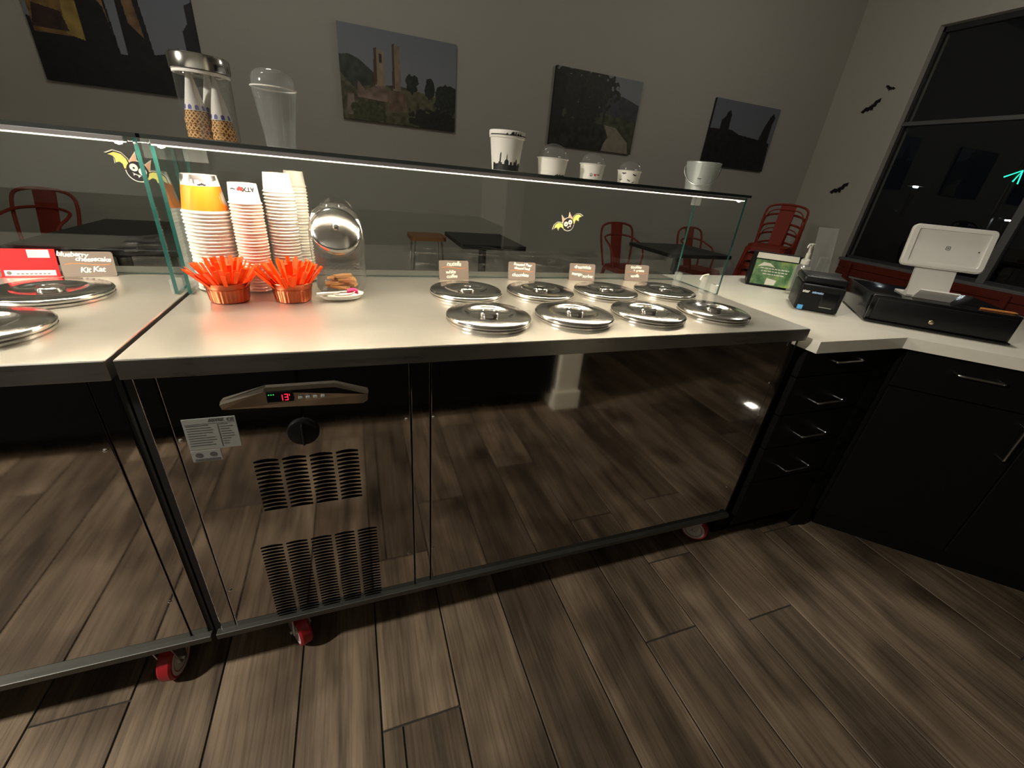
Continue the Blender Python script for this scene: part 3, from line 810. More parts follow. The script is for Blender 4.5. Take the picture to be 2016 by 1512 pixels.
fill(0.098, 0.352, 64, 'flat orange plastic spoon in the copper bowl before the orange banded cups', 'spoons in the bowl by the orange cups')
fill(0.236, 0.352, 64, 'flat orange plastic spoon in the copper bowl beside the candy jar', 'spoons in the bowl by the jar')

# ------------------------------------------------------------------ candy jar, biscuits, spoon rest
t = thing('candy_jar', 'square glass candy jar with a slanted polished steel lid', 'jar', (0.348, 0.462, HW), R(6))
def jar_ring(z, a, b, yf, n=48):
    out = []
    for k in range(n):
        th = 2*pi*k/n; c, s_ = cos(th), sin(th)
        x = a*abs(c)**0.55*(1 if c > 0 else -1); y = b*abs(s_)**0.55*(1 if s_ > 0 else -1)
        out.append((x, max(y, yf), z))
    return out
g = G(); rings = []
for z, a, b, yf in ((0.001, 0.050, 0.050, -1), (0.004, 0.058, 0.058, -1), (0.012, 0.063, 0.063, -1), (0.030, 0.0655, 0.0655, -1), (0.090, 0.0685, 0.0685, -1), (0.112, 0.0690, 0.0690, -0.0670), (0.135, 0.0690, 0.0690, -0.052), (0.160, 0.0670, 0.0670, -0.036), (0.185, 0.0620, 0.0620, -0.019), (0.203, 0.053, 0.054, -0.007), (0.215, 0.038, 0.040, 0.001)):
    rings.append(jar_ring(z, a, b, yf))
n = 48
vs = [p for r_ in rings for p in r_]
fs = [(i*n+k, i*n+(k+1) % n, (i+1)*n+(k+1) % n, (i+1)*n+k) for i in range(len(rings)-1) for k in range(n)]
fs += [tuple(range(n))[::-1], tuple((len(rings)-1)*n+k for k in range(n))]
g.add(vs, fs)
body = obj('jar_body', g, 'glass_jar', t, ang=60)
g = G()
for k in range(3):
    zz = 0.068+k*0.007
    g.tube([(x, -0.0668-0.0012*sin(x*300+k), zz+0.0014*sin(x*420)) for x in [(-0.045+0.09*i/40) for i in range(41)]], 0.0013, 6)
obj('embossing', g, 'glass_jar', body)
LM = Matrix.Translation((-0.004, -0.0390, 0.158)) @ Matrix.Rotation(R(56), 4, 'X') @ Matrix.Scale(1.16, 4)
ld = obj('jar_lid', G().lathe([(0.052, -0.004), (0.053, 0.0), (0.053, 0.010), (0.0505, 0.0135), (0.045, 0.0170), (0.030, 0.0225), (0.014, 0.0250), (0, 0.0256)], 56).xf(LM), 'lidsteel', t)
obj('lid_knob', G().lathe([(0.0040, 0.024), (0.0042, 0.027), (0.0065, 0.030), (0.0060, 0.034), (0.0035, 0.036), (0, 0.0363)], 24).xf(LM), 'lidsteel', ld)
obj('jar_neck', G().lathe([(0.0515, -0.012), (0.0535, -0.010), (0.0535, -0.003), (0.0515, -0.002), (0.0495, -0.002), (0.0495, -0.012)], 48).xf(LM), 'glass_jar', t)
obj('jar_crown', G().lathe([(0.030, 0.210), (0.033, 0.2155), (0.031, 0.221), (0.0, 0.223)], 32, (0, 0.026, 0)), 'glass_jar', t)
wf = mesh_of(G().prism([(-0.024, -0.013), (0.020, -0.016), (0.026, 0.0), (0.016, 0.016), (-0.020, 0.012)], 0, 0.006), 'biscuit', 'wafer', smooth=False)
spots = [(-0.02, 0.012, 0.008, 0.2), (0.026, 0.006, 0.008, 1.4), (0.0, -0.03, 0.008, -0.5), (0.014, 0.028, 0.0165, 0.9), (-0.012, -0.012, 0.0165, 2.2), (0.016, -0.016, 0.025, 0.1), (-0.014, 0.014, 0.025, 1.0), (0.006, 0.0, 0.0335, 0.5)]
for k, (x, y, z, a) in enumerate(spots):
    obj('biscuit', wf, None, None, (0.348+x, 0.462+y, HW+z), (random.uniform(-0.1, 0.1), random.uniform(-0.1, 0.1), a), label='broken tan wafer biscuit inside the glass candy jar', cat='biscuit', group='biscuits in the candy jar')

def rest_mesh():
    # shallow dish drawn out into a pointed lip
    g = G(); n = 48; prof = [(0.0, 0.0016), (0.55, 0.0016), (0.80, 0.0040), (1.0, 0.0125), (1.03, 0.0135), (1.04, 0.0125), (0.86, 0.0030), (0.6, 0.0003), (0.0, 0.0003)]
    vs = []
    for r_, z in prof:
        for k in range(n):
            a = 2*pi*k/n
            e = 1+0.55*max(0, cos(a))**6
            vs.append((0.044*r_*cos(a)*e, 0.030*r_*sin(a), z+0.002*max(0, cos(a))**6*r_))
    fs = [(i*n+k, i*n+(k+1) % n, (i+1)*n+(k+1) % n, (i+1)*n+k) for i in range(len(prof)-1) for k in range(n)]
    g.add(vs, fs); return g
obj('spoon_rest', rest_mesh(), 'bone', None, (0.362, 0.357, HW+0.0005), (0, 0, R(205)), label='white ceramic spoon rest at the foot of the candy jar', cat='spoon rest')
# white scoop leaning on the rest
g = G()
pts = smooth_path([(0, 0, 0.014), (0.03, -0.006, 0.016), (0.055, -0.012, 0.017)], 6)
g.tube(pts, [0.0035+0.001*(i/len(pts)) for i in range(len(pts))], 10)
g2 = G().lathe([(0, 0.0), (0.010, 0.0005), (0.018, 0.003), (0.022, 0.008), (0.021, 0.0085), (0.017, 0.0045), (0, 0.0018)], 28).xf(Matrix.Translation((-0.014, 0.001, 0.006)) @ Matrix.Scale(1.35, 4, (1, 0, 0)))
t = thing('tasting_scoop', 'white plastic scoop hanging over the edge of the spoon rest', 'scoop', (0.345, 0.332, HW+0.008), R(215))
obj('scoop_bowl', g2, 'bone', t); obj('scoop_handle', g, 'bone', t)
t = thing('tongs', 'small steel tongs with pink plastic claws on the spoon rest', 'tongs', (0.352, 0.352, HW+0.0155), R(12))
obj('arm', G().rbox(-0.050, 0.018, -0.004, 0.004, 0.0, 0.0012, 0.0004, 1), 'chrome', t, smooth=False)
obj('arm', G().rbox(-0.050, 0.018, -0.004, 0.004, 0.0075, 0.0087, 0.0004, 1), 'chrome', t, smooth=False)
obj('spring_end', G().rbox(-0.0515, -0.0495, -0.004, 0.004, 0.0, 0.0087, 0.0004, 1), 'chrome', t, smooth=False)
for zz in (0.0015, 0.0070):
    g = G()
    for k in range(5):
        y = -0.009+k*0.0045
        g.tube(smooth_path([(0.016, y*0.5, zz), (0.028, y, zz+0.002), (0.038, y*1.3, zz-0.001)], 4), 0.0020, 7)
    g.rbox(0.012, 0.022, -0.008, 0.008, zz-0.002, zz+0.002, 0.001, 1)
    obj('claw', g, 'pink', t)

# ------------------------------------------------------------------ things on the glass shelf
ZS = 1.2552
# jar of sugar cones
t = thing('cone_jar', 'round glass jar with a wide steel lid, holding sugar cones', 'jar', (0.104, 0.480, ZS))
obj('jar_glass', G().lathe([(0, 0.0005), (0.049, 0.0005), (0.0525, 0.004), (0.0530, 0.020), (0.0530, 0.120), (0.0515, 0.128), (0.0490, 0.131)], 48), 'glass_jar', t)
obj('jar_lid', G().lathe([(0.0495, 0.1300), (0.0560, 0.1310), (0.0565, 0.1340), (0.0565, 0.1560), (0.0550, 0.1590), (0.046, 0.1600), (0, 0.1600)], 48), 'lidsteel', t)
obj('lid_seal', G().lathe([(0.0485, 0.1240), (0.0535, 0.1245), (0.0535, 0.1295), (0.0485, 0.1298)], 48), 'stickerwhite', t)
def cone_mesh():
    rr, h = 0.0235, 0.112
    g = G().lathe([(0.0010, h), (rr*0.98, 0.012), (rr, 0.0115), (rr+0.0012, 0.0105), (rr+0.0012, 0.001), (rr, 0.0), (rr-0.002, 0.0008), (rr-0.002, 0.012), (0.0008, h-0.004)], 32)
    me = mesh_of(g, 'cone', 'waffle')
    uv = me.uv_layers.new(name='UVMap')
    for lp in me.loops:
        v = me.vertices[lp.vertex_index].co
        uv.data[lp.index].uv = (math.atan2(v.y, v.x)/(2*pi)*6.0, v.z*55)
    return me
CONE = cone_mesh()
def sleeve_print(par):
    rr, h = 0.0235, 0.112
    rz = lambda z: rr*(h-z)/(h-0.012)+0.0007
    obj('paper_sleeve', G().lathe([(rz(0.026), 0.026), (0.0014, h+0.003), (0, h+0.0035)], 32), 'sleeve', par)
    g = G()
    for k in range(9):
        a = 2*pi*k/9+0.2
        q = G().prism([(-0.0035, 0.0275), (0.0035, 0.0275), (0.0035, 0.0345), (0.0, 0.0375), (-0.0035, 0.0345)], 0, 0.0002)
        q = wrap(q, rz, a, 0.0002); g.add(q.v, q.f)
    obj('violet_band', g, 'violet', par, smooth=False)
    q = text_mesh('JC', 0.012, 0.0001, bold=0.0003).xf(Matrix.Translation((0, 0.058, 0)) @ Matrix.Rotation(pi, 4, 'Z'))
    obj('lettering', wrap(q, rz, FACE, 0.0002), 'pinkprint', par, smooth=False)
for si, (cx, cy, n, nm) in enumerate(((-0.0225, -0.010, 3, 'under the steel lid by the seam side'), (0.003, 0.0245, 3, 'at the back of the cone jar'), (0.0235, -0.010, 2, 'beside the clear cup side of the jar'))):
    for k in range(n):
        top = k == n-1
        o = thing('sugar_cone', ('sugar cone in a printed paper sleeve, topping a nest in the glass jar' if top else 'bare waffle rim of a sugar cone nested in the glass jar'), 'cone', (0.104+cx, 0.480+cy, ZS+0.0032+k*0.0135), si*0.7, 'sugar cones in the jar')
        obj('waffle_cone', CONE, None, o)
        if top: sleeve_print(o)

# clear plastic cup with domed lid
t = thing('clear_cup', 'tall clear plastic cup with a domed lid on the glass shelf', 'cup', (0.244, 0.470, ZS))
obj('cup_body', G().lathe([(0, 0.003), (0.029, 0.003), (0.030, 0.0), (0.0315, 0.001), (0.033, 0.020), (0.0328, 0.022), (0.0425, 0.092), (0.0425, 0.094), (0.0440, 0.096), (0.0440, 0.101), (0.0448, 0.103), (0.0448, 0.108), (0.0455, 0.110), (0.0460, 0.116), (0.0475, 0.1175), (0.0475, 0.1190)], 48), 'plastic_clear', t)
obj('cup_rim', G().tube([(0.0470*cos(2*pi*k/48), 0.0470*sin(2*pi*k/48), 0.1190) for k in range(48)], 0.0016, 8, True), 'stickerwhite', t)
obj('dome_lid', G().lathe([(0.0480, 0.1185), (0.0480, 0.1220), (0.0450, 0.1225), (0.0445, 0.1330), (0.0410, 0.1440), (0.0320, 0.1520), (0.0220, 0.1545), (0.0200, 0.1530)], 48), 'plastic_clear', t)

# white pint tub with skyline print
t = thing('pint_tub', 'white paper pint tub with black skyline print and matching lid', 'tub', (0.816, 0.470, ZS))
rz = lambda z: 0.0375+(0.0465-0.0375)*z/0.084
obj('tub_body', G().lathe(cup_profile(0.0465, 0.0375, 0.084, 0.005), 48), 'paper', t)
lid = obj('tub_lid', G().lathe([(0.044, 0.0790), (0.0492, 0.0845), (0.0505, 0.0860), (0.0505, 0.0960), (0.0490, 0.0980), (0, 0.0980)], 48), 'paperrim', t)
xs = [(-1.25+2.5*i/220)*0.042 for i in range(221)]
def sky2(x):
    b = 0.014+0.010*random.Random(int(math.floor(x/0.0055))).random()
    for c, w_, h_ in ((-0.028, 0.0022, 0.046), (-0.010, 0.0010, 0.043), (-0.010, 0.006, 0.030), (0.020, 0.003, 0.032)):
        if abs(x-c) < w_: b = max(b, h_-abs(x-c)/w_*0.006)
    return b
obj('skyline_print', wrap(strip(xs, lambda x: 0.001, sky2), rz, FACE), 'ink', t, smooth=False)
xs = [(-1.4+2.8*i/160)*0.0505 for i in range(161)]
obj('skyline_print', wrap(strip(xs, lambda x: 0.0855, lambda x: 0.0872+0.008*(random.Random(int(x/0.003)+900).random()**2 if -0.02 < x < 0.03 else 0.1)), lambda z: 0.0506, FACE), 'ink', lid, smooth=False)

# three white gelato cups under clear domes
def dome_cup(x, y, rr, rb, h, dome, label):
    t = thing('gelato_cup', label, 'cup', (x, y, ZS))
    obj('cup_body', G().lathe(cup_profile(rr, rb, h, 0.0034), 40), 'paper', t)
    prof = [(rr+0.0032, h-0.0010), (rr+0.0034, h+0.0008), (rr+0.0004, h+0.0012)]+[(rr*cos(a)*0.98, h+0.0015+dome*sin(a)) for a in [pi/2*i/9 for i in range(1, 9)]]
    obj('dome_lid', G().lathe(prof, 40), 'dome', t)
    obj('dome_spout', G().rbox(-0.004, 0.004, -rr-0.001, -rr+0.003, h+0.001, h+0.004, 0.001, 1), 'stickerwhite', t, smooth=False)
    return t, (lambda z: rb+(rr-rb)*z/(h-0.0034))
t, rz = dome_cup(0.963, 0.470, 0.0445, 0.0385, 0.046, 0.036, 'largest domed white gelato cup, dark print at its foot')
xs = [(-1.2+2.4*i/120)*0.04 for i in range(121)]
obj('skyline_print', wrap(strip(xs, lambda x: 0.0005, lambda x: 0.002+0.003*random.Random(int(math.floor(x/0.004))).random() if x > -0.005 else 0.0008), rz, FACE), 'ink', t, smooth=False)
t, rz = dome_cup(1.095, 0.465, 0.0375, 0.0330, 0.043, 0.029, 'domed white gelato cup printed with peace sign and red heart')
pt = Vector((0.389-1.095, -0.807-0.465, 0)); fa = math.atan2(pt.y, pt.x)
g = G().tube([(0.004*cos(2*pi*k/20), 0.0125+0.004*sin(2*pi*k/20), 0) for k in range(20)], 0.0005, 5, True)
for a in (pi/2, -pi/2, -pi/4, -3*pi/4): g.tube([(0, 0.0125, 0), (0.004*cos(a), 0.0125+0.004*sin(a), 0)], 0.0005, 5)
obj('peace_print', wrap(g, rz, fa, 0.0), 'ink', t, smooth=False)
obj('heart_print', wrap(G().prism(heart(0.0042, 0.0115, 0.0128), 0, 0.0002), rz, fa), 'redink', t, smooth=False)
obj('bat_print', wrap(G().prism(bat_poly(0.005, 0.022, 0.013), 0, 0.0002), rz, fa), 'ink', t, smooth=False)
t, rz = dome_cup(1.230, 0.465, 0.0360, 0.0320, 0.036, 0.027, 'smallest domed white gelato cup printed with flying bats')
fa = math.atan2(-0.807-0.465, 0.389-1.230)
for s_, cx, cz, tl in ((0.0075, -0.016, 0.026, 0), (0.0075, 0.018, 0.023, -0.2), (0.006, 0.002, 0.007, -0.4), (0.005, 0.017, 0.003, 0.2), (0.005, -0.024, 0.008, 0.3)):
    obj('bat_print', wrap(G().prism(bat_poly(s_, cx, cz, tl), 0, 0.0002), rz, fa), 'ink', t, smooth=False)

# galvanised pail
t = thing('pail', 'small galvanised pail with wire handle at the end of the shelf', 'pail', (1.545, 0.500, ZS))
obj('pail_body', G().lathe([(0, 0.002), (0.040, 0.002), (0.041, 0.0), (0.043, 0.001), (0.0435, 0.006), (0.0560, 0.082), (0.0575, 0.083), (0.0575, 0.0865), (0.0560, 0.0875), (0.0545, 0.086), (0.0420, 0.006), (0, 0.004)], 48), 'pail', t)
fa = math.atan2(-0.807-0.5, 0.389-1.545)
for s_ in (-1, 1):
    a = fa+s_*pi/2
    obj('handle_ear', G().lathe([(0, 0), (0.008, 0), (0.008, 0.002), (0.004, 0.003), (0, 0.003)], 18).xf(Matrix.Rotation(a, 4, 'Z') @ Matrix.Translation((0.0540, 0, 0.072)) @ Matrix.Rotation(pi/2, 4, 'Y')), 'zinc', t)
pts = []
for k in range(25):
    b = pi*k/24
    p = Vector((0.0645*cos(b+pi/2)*0+0, 0, 0))
    side, drop = 0.0590*cos(b), 0.062*sin(b)
    out = 0.052*sin(b)+0.003
    d = Vector((cos(fa), sin(fa), 0)); e = Vector((-sin(fa), cos(fa), 0))
    pts.append(e*side+d*out*0.98+Vector((0, 0, 0.072-drop*0.92)))
obj('wire_handle', G().tube(pts, 0.0013, 7), 'zinc', t)
q = wrap(G().prism(bat_poly(0.007, -0.003, 0.035), 0, 0.0002), lambda z: 0.0435+0.0125*z/0.08, fa)
obj('mark', q, 'graylogo', t, smooth=False)

# ------------------------------------------------------------------ bat stickers on the back glass, paper bats on the wall
def bat_sticker(x, z, s, tilt, label):
    t = thing('bat_sticker', label, 'sticker', (x, 0.6075, z)); t.rotation_euler = (0, tilt, 0)
    W = [(0.35, 0.10), (0.55, 0.36), (0.85, 0.50), (1.18, 0.42), (1.42, 0.12), (1.20, 0.18), (1.05, 0.12), (0.95, -0.12), (0.80, 0.04), (0.62, 0.00), (0.50, -0.22), (0.30, -0.10)]
    def ear(sx): return [(sx*0.10, 0.36), (sx*0.36, 0.92), (sx*0.50, 0.16)]
    def grow(p, k, c): return [(c[0]+(a-c[0])*k, c[1]+(b-c[1])*k) for a, b in p]
    def put(name, polys, m, d0):
        g = G()
        for p in polys: g.prism([(a*s, b*s) for a, b in p], d0, d0+0.0003)
        return obj(name, g.xf(FRONT), m, t, smooth=False)
    put('outline', [arc(0, 0, 0.535, 0, 2*pi, 28)[:-1]], 'stickerwhite', 0)
    for sx in (-1, 1):
        WW = [(sx*a, b) for a, b in W]
        put('wing_outline', [grow(WW, 1.10, (sx*0.8, 0.1))], 'stickerwhite', 0.00005)
        w_ = put('wing', [WW], 'batblack', 0.0004)
        put('wing_membrane', [grow(WW, 0.86, (sx*0.8, 0.12))], 'wingyellow', 0.0008)
        put('ear', [ear(sx)], 'stickerwhite', 0.0001)
        put('ear_inside', [grow(ear(sx), 0.70, (sx*0.33, 0.50))], 'earpeach', 0.0009)
    put('body', [arc(0, 0, 0.49, 0, 2*pi, 28)[:-1]], 'batblack', 0.0010)
    for sx in (-1, 1):
        put('eye', [arc(sx*0.20, 0.10, 0.185, 0, 2*pi, 18)[:-1]], 'stickerwhite', 0.0014)
        put('pupil', [arc(sx*0.19, 0.08, 0.05, 0, 2*pi, 10)[:-1]], 'batblack', 0.0018)
    put('mouth', [[(-0.20, -0.18), (-0.13, -0.20), (-0.10, -0.30), (-0.05, -0.21), (0.08, -0.20), (0.13, -0.29), (0.17, -0.18), (0.22, -0.12), (0.0, -0.17)]], 'stickerwhite', 0.0014)
bat_sticker(1.113, 1.108, 0.0430, R(-24), 'cartoon bat sticker with yellow wings above the sorbet cards')
bat_sticker(-0.105, 1.172, 0.0460, R(28), 'cartoon bat sticker with pale wings by the cabinet seam')
for k, (y, z, s_, tl, lab) in enumerate(((3.245, 2.515, 0.10, -0.35, 'small black paper bat highest on the wall by the window'), (3.365, 2.34, 0.18, 0.62, 'black paper bat in the middle of the wall bats'), (3.355, 1.448, 0.19, 0.55, 'lone black paper bat low on the wall by the window'))):
    Mx = Matrix.Rotation(-pi/2, 4, 'Z') @ FRONT
    g = G().prism(bat_poly(s_*0.62, tilt=tl), 0.0, 0.002).xf(Mx)
    o = obj('paper_bat', g, 'batblack', None, (XW-0.003, y, z), smooth=False, label=lab, cat='wall decoration', group='paper bats by the window')
    body = obj('fold', G().tube([(0, 0.16*s_, 0.002), (0, -0.18*s_, 0.002)], 0.004, 6).xf(Mx), 'batblack', o)

# ------------------------------------------------------------------ canvas prints
def noise2(nx, ny, cells, seed):
    rs = np.random.RandomState(seed); gx, gy = cells
    g = rs.rand(gy+2, gx+2)
    X = np.linspace(0, gx, nx, endpoint=False); Y = np.linspace(0, gy, ny, endpoint=False)
    xi = X.astype(int); yi = Y.astype(int); fx = X-xi; fy = (Y-yi)[:, None]
    a = g[yi][:, xi]*(1-fx)+g[yi][:, xi+1]*fx; b = g[yi+1][:, xi]*(1-fx)+g[yi+1][:, xi+1]*fx
    return a*(1-fy)+b*fy
def inside(poly, U, V):
    r = np.zeros(U.shape, bool); n = len(poly)
    for i in range(n):
        (x1, y1), (x2, y2) = poly[i], poly[(i+1) % n]
        if y1 == y2: continue
        c = ((y1 > V) != (y2 > V)) & (U < (x2-x1)*(V-y1)/(y2-y1)+x1)
        r ^= c
    return r
NX, NY = 228, 152
UU, VV = np.meshgrid((np.arange(NX)+.5)/NX, (np.arange(NY)+.5)/NY)     # u right, v up
def base_img(top, bot):
    im = np.zeros((NY, NX, 3)); im[:] = np.array(bot)+(np.array(top)-np.array(bot))*VV[..., None]; return im
def fillp(im, poly, col, var=0.0, seed=0, cells=(30, 20)):
    k = inside(poly, UU, VV); c = np.array(col)
    nz = noise2(NX, NY, cells, seed)[..., None]
    im[k] = (c*(1+var*(nz*2-1)))[k]
def blob(im, cx, cy, rx, ry, col, seed, rough=0.5, var=0.5):
    nz = noise2(NX, NY, (40, 28), seed); d = ((UU-cx)/rx)**2+((VV-cy)/ry)**2
    k = d < 1-rough*(nz-0.5)*2
    n2 = noise2(NX, NY, (60, 40), seed+50)[..., None]
    im[k] = (np.array(col)*(1+var*(n2*2-1)))[k]
def canvas(x0, x1, im, label):
    z0, z1 = 1.575, 2.258
    t = thing('canvas_print', label, 'picture', ((x0+x1)/2, YW, z0), group='canvas prints on the long wall')
    w, h = x1-x0, z1-z0
    obj('stretcher', G().rbox(-w/2, w/2, -0.034, -0.0015, 0, h, 0.003, 1), 'canvas_edge', t, smooth=False)
    vs = [(-w/2+w*i/NX, -0.0352, h*j/NY) for j in range(NY+1) for i in range(NX+1)]
    fs = [(j*(NX+1)+i, j*(NX+1)+i+1, (j+1)*(NX+1)+i+1, (j+1)*(NX+1)+i) for j in range(NY) for i in range(NX)]
    me = bpy.data.meshes.new('print_face'); me.from_pydata(vs, [], fs); me.materials.append(MT['picture'])
    ca = me.color_attributes.new('Print', 'FLOAT_COLOR', 'CORNER')
    col = np.ones((NY*NX, 4, 4), np.float32); col[:, :, :3] = np.clip(im*1.22, 0, 1).reshape(-1, 1, 3)
    ca.data.foreach_set('color', col.ravel())
    obj('print_face', me, None, t)
SKY, DK = (0.20, 0.22, 0.27), (0.010, 0.009, 0.010)
im = base_img((0.17, 0.19, 0.24), (0.22, 0.23, 0.26))          # night square with tall dark towers
fillp(im, [(0, 0), (1, 0), (1, 0.34), (0.86, 0.46), (0.80, 0.40), (0.62, 0.34), (0.5, 0.30), (0, 0.55)], DK, 0.4, 1)
fillp(im, [(0.02, 0.42), (0.28, 0.42), (0.30, 0.74), (0.22, 0.86), (0.15, 0.92), (0.12, 1), (0.08, 1), (0.06, 0.8), (0.02, 0.76)], (0.17, 0.10, 0.035), 0.5, 2)
fillp(im, [(0.20, 0.44), (0.30, 0.40), (0.30, 0.72), (0.22, 0.80)], (0.30, 0.21, 0.06), 0.3, 3)
fillp(im, [(0.02, 0.46), (0.22, 0.46), (0.20, 0.62), (0.05, 0.66)], (0.035, 0.018, 0.014), 0.5, 4)
fillp(im, [(0.30, 0), (0.50, 0), (0.46, 1), (0.30, 1)], DK, 0.4, 5)
fillp(im, [(0.36, 0.9), (0.45, 0.72), (0.47, 0.52), (0.44, 1), (0.37, 1)], (0.22, 0.13, 0.06), 0.5, 6)
fillp(im, [(0.53, 0), (0.72, 0), (0.66, 1), (0.53, 1)], DK, 0.4, 7)
fillp(im, [(0.58, 0.62), (0.66, 0.50), (0.62, 1), (0.56, 1)], (0.20, 0.12, 0.06), 0.5, 8)
fillp(im, [(0.92, 0.2), (1, 0.2), (1, 0.9), (0.95, 0.86), (0.95, 0.7), (0.91, 0.62)], (0.012, 0.012, 0.016), 0.4, 9)
fillp(im, [(0, 0), (1, 0), (1, 0.30), (0, 0.36)], DK, 0.5, 10)
canvas(-1.635, -0.625, im, 'dark canvas print of towers at night beside a lit golden building')
im = base_img((0.17, 0.19, 0.23), (0.24, 0.25, 0.27))          # hill town with twin towers
fillp(im, [(0, 0.42), (0, 0.68), (0.08, 0.70), (0.16, 0.66), (0.30, 0.52), (0.32, 0.30), (0, 0.3)], (0.035, 0.045, 0.035), 0.5, 11)
fillp(im, [(0, 0), (1, 0), (1, 0.32), (0.7, 0.40), (0.5, 0.44), (0.3, 0.42), (0.1, 0.36), (0, 0.5)], (0.085, 0.080, 0.045), 0.7, 12, (40, 26))
fillp(im, [(0.285, 0.40), (0.37, 0.40), (0.365, 0.78), (0.30, 0.80)], (0.27, 0.215, 0.145), 0.2, 13)
fillp(im, [(0.275, 0.42), (0.30, 0.42), (0.305, 0.81), (0.280, 0.80)], (0.08, 0.045, 0.03), 0.3, 14)
fillp(im, [(0.325, 0.66), (0.345, 0.66), (0.345, 0.75), (0.325, 0.75)], (0.03, 0.022, 0.02), 0.2, 15)
fillp(im, [(0.435, 0.38), (0.505, 0.38), (0.50, 0.86), (0.44, 0.87)], (0.24, 0.18, 0.125), 0.3, 16)
fillp(im, [(0.430, 0.40), (0.45, 0.40), (0.45, 0.88), (0.435, 0.87)], (0.08, 0.04, 0.03), 0.3, 17)
fillp(im, [(0.13, 0.26), (0.38, 0.24), (0.42, 0.34), (0.36, 0.42), (0.28, 0.40), (0.20, 0.34), (0.14, 0.44)], (0.20, 0.14, 0.11), 0.5, 18)
fillp(im, [(0.38, 0.12), (0.56, 0.16), (0.54, 0.36), (0.40, 0.38)], (0.15, 0.10, 0.065), 0.5, 19)
fillp(im, [(0.03, 0.05), (0.11, 0.06), (0.10, 0.28), (0.05, 0.28)], (0.20, 0.16, 0.13), 0.5, 20)
blob(im, 0.60, 0.48, 0.055, 0.11, (0.018, 0.025, 0.02), 21); blob(im, 0.76, 0.46, 0.045, 0.11, (0.016, 0.02, 0.018), 22)
blob(im, 0.93, 0.36, 0.13, 0.16, (0.018, 0.022, 0.02), 23); blob(im, 0.84, 0.08, 0.26, 0.14, (0.014, 0.016, 0.012), 24); blob(im, 0.22, 0.10, 0.14, 0.13, (0.05, 0.055, 0.022), 25)
canvas(0.393, 1.406, im, 'canvas print of a hill town with twin stone towers')
im = base_img((0.19, 0.21, 0.23), (0.26, 0.27, 0.27))          # lane under trees
fillp(im, [(0.5, 0.5), (0.62, 0.78), (0.80, 0.76), (1, 0.68), (1, 0.4), (0.5, 0.4)], (0.045, 0.05, 0.058), 0.3, 31)
fillp(im, [(0, 0), (1, 0), (1, 0.46), (0.55, 0.52), (0, 0.6)], (0.055, 0.06, 0.03), 0.6, 32)
fillp(im, [(0.60, 0.0), (0.96, 0.0), (0.93, 0.16), (0.76, 0.34), (0.62, 0.36), (0.68, 0.2)], (0.24, 0.21, 0.16), 0.15, 33)
fillp(im, [(0, 0), (0.62, 0), (0.66, 0.22), (0.60, 0.36), (0, 0.40)], (0.016, 0.016, 0.010), 0.8, 34)
blob(im, 0.20, 0.78, 0.34, 0.30, (0.016, 0.020, 0.012), 35, 0.9); blob(im, 0.48, 0.78, 0.22, 0.24, (0.018, 0.022, 0.012), 36, 0.9); blob(im, 0.36, 0.50, 0.22, 0.2, (0.014, 0.016, 0.010), 37, 0.8)
fillp(im, [(0, 0.1), (0.10, 0.1), (0.14, 0.9), (0, 0.95)], (0.012, 0.012, 0.010), 0.5, 38); fillp(im, [(0.26, 0.2), (0.31, 0.2), (0.35, 0.8), (0.30, 0.8)], (0.012, 0.011, 0.010), 0.5, 39)
canvas(2.414, 3.440, im, 'canvas print of a pale lane winding past dark trees')
im = base_img((0.14, 0.155, 0.19), (0.17, 0.18, 0.21))         # roofline with two silhouetted towers
fillp(im, [(0, 0), (1, 0), (0.97, 0.46), (0.70, 0.50), (0.46, 0.52), (0.32, 0.58), (0, 0.56)], (0.012, 0.012, 0.014), 0.4, 41)
fillp(im, [(0.14, 0.4), (0.28, 0.4), (0.27, 0.80), (0.24, 0.86), (0.20, 0.82), (0.19, 0.76), (0.14, 0.70)], (0.014, 0.014, 0.016), 0.3, 42)
fillp(im, [(0.76, 0.4), (0.93, 0.4), (0.93, 0.76), (0.95, 0.86), (0.91, 0.92), (0.87, 0.86), (0.82, 0.70)], (0.012, 0.012, 0.013), 0.3, 43)
canvas(4.470, 5.480, im, 'canvas print of a dark roofline with two silhouetted towers')

# ------------------------------------------------------------------ dining tables and red metal chairs
def cafe_table(x0, x1, y0, y1, label, legs=1):
    cx, cy = (x0+x1)/2, (y0+y1)/2
    t = thing('cafe_table', label, 'table', (cx, cy, 0))
    w, d = x1-x0, y1-y0
    obj('table_top', G().rbox(-w/2, w/2, -d/2, d/2, 0.705, 0.74, 0.006), 'table', t, smooth=False)
    for k in range(legs):
        oy = 0 if legs == 1 else (-d*0.3 if k == 0 else d*0.3)
        obj('column', G().lathe([(0.040, 0.03), (0.033, 0.06), (0.033, 0.66), (0.09, 0.69), (0.14, 0.705)], 24, (0, oy, 0)), 'iron', t)
        obj('foot_plate', G().lathe([(0, 0.0003), (0.24, 0.0003), (0.245, 0.006), (0.22, 0.014), (0.06, 0.028), (0.04, 0.05)], 40, (0, oy, 0)), 'iron', t)
    return t
cafe_table(1.175, 1.705, 2.44, 3.14, 'small square black cafe table behind the coffee and chocolate cards')
cafe_table(3.08, 3.80, 2.35, 3.02, 'black cafe table between the two armchairs behind the back glass')
cafe_table(-1.19, -0.42, 1.90, 2.97, 'long black table behind the red card', 2)

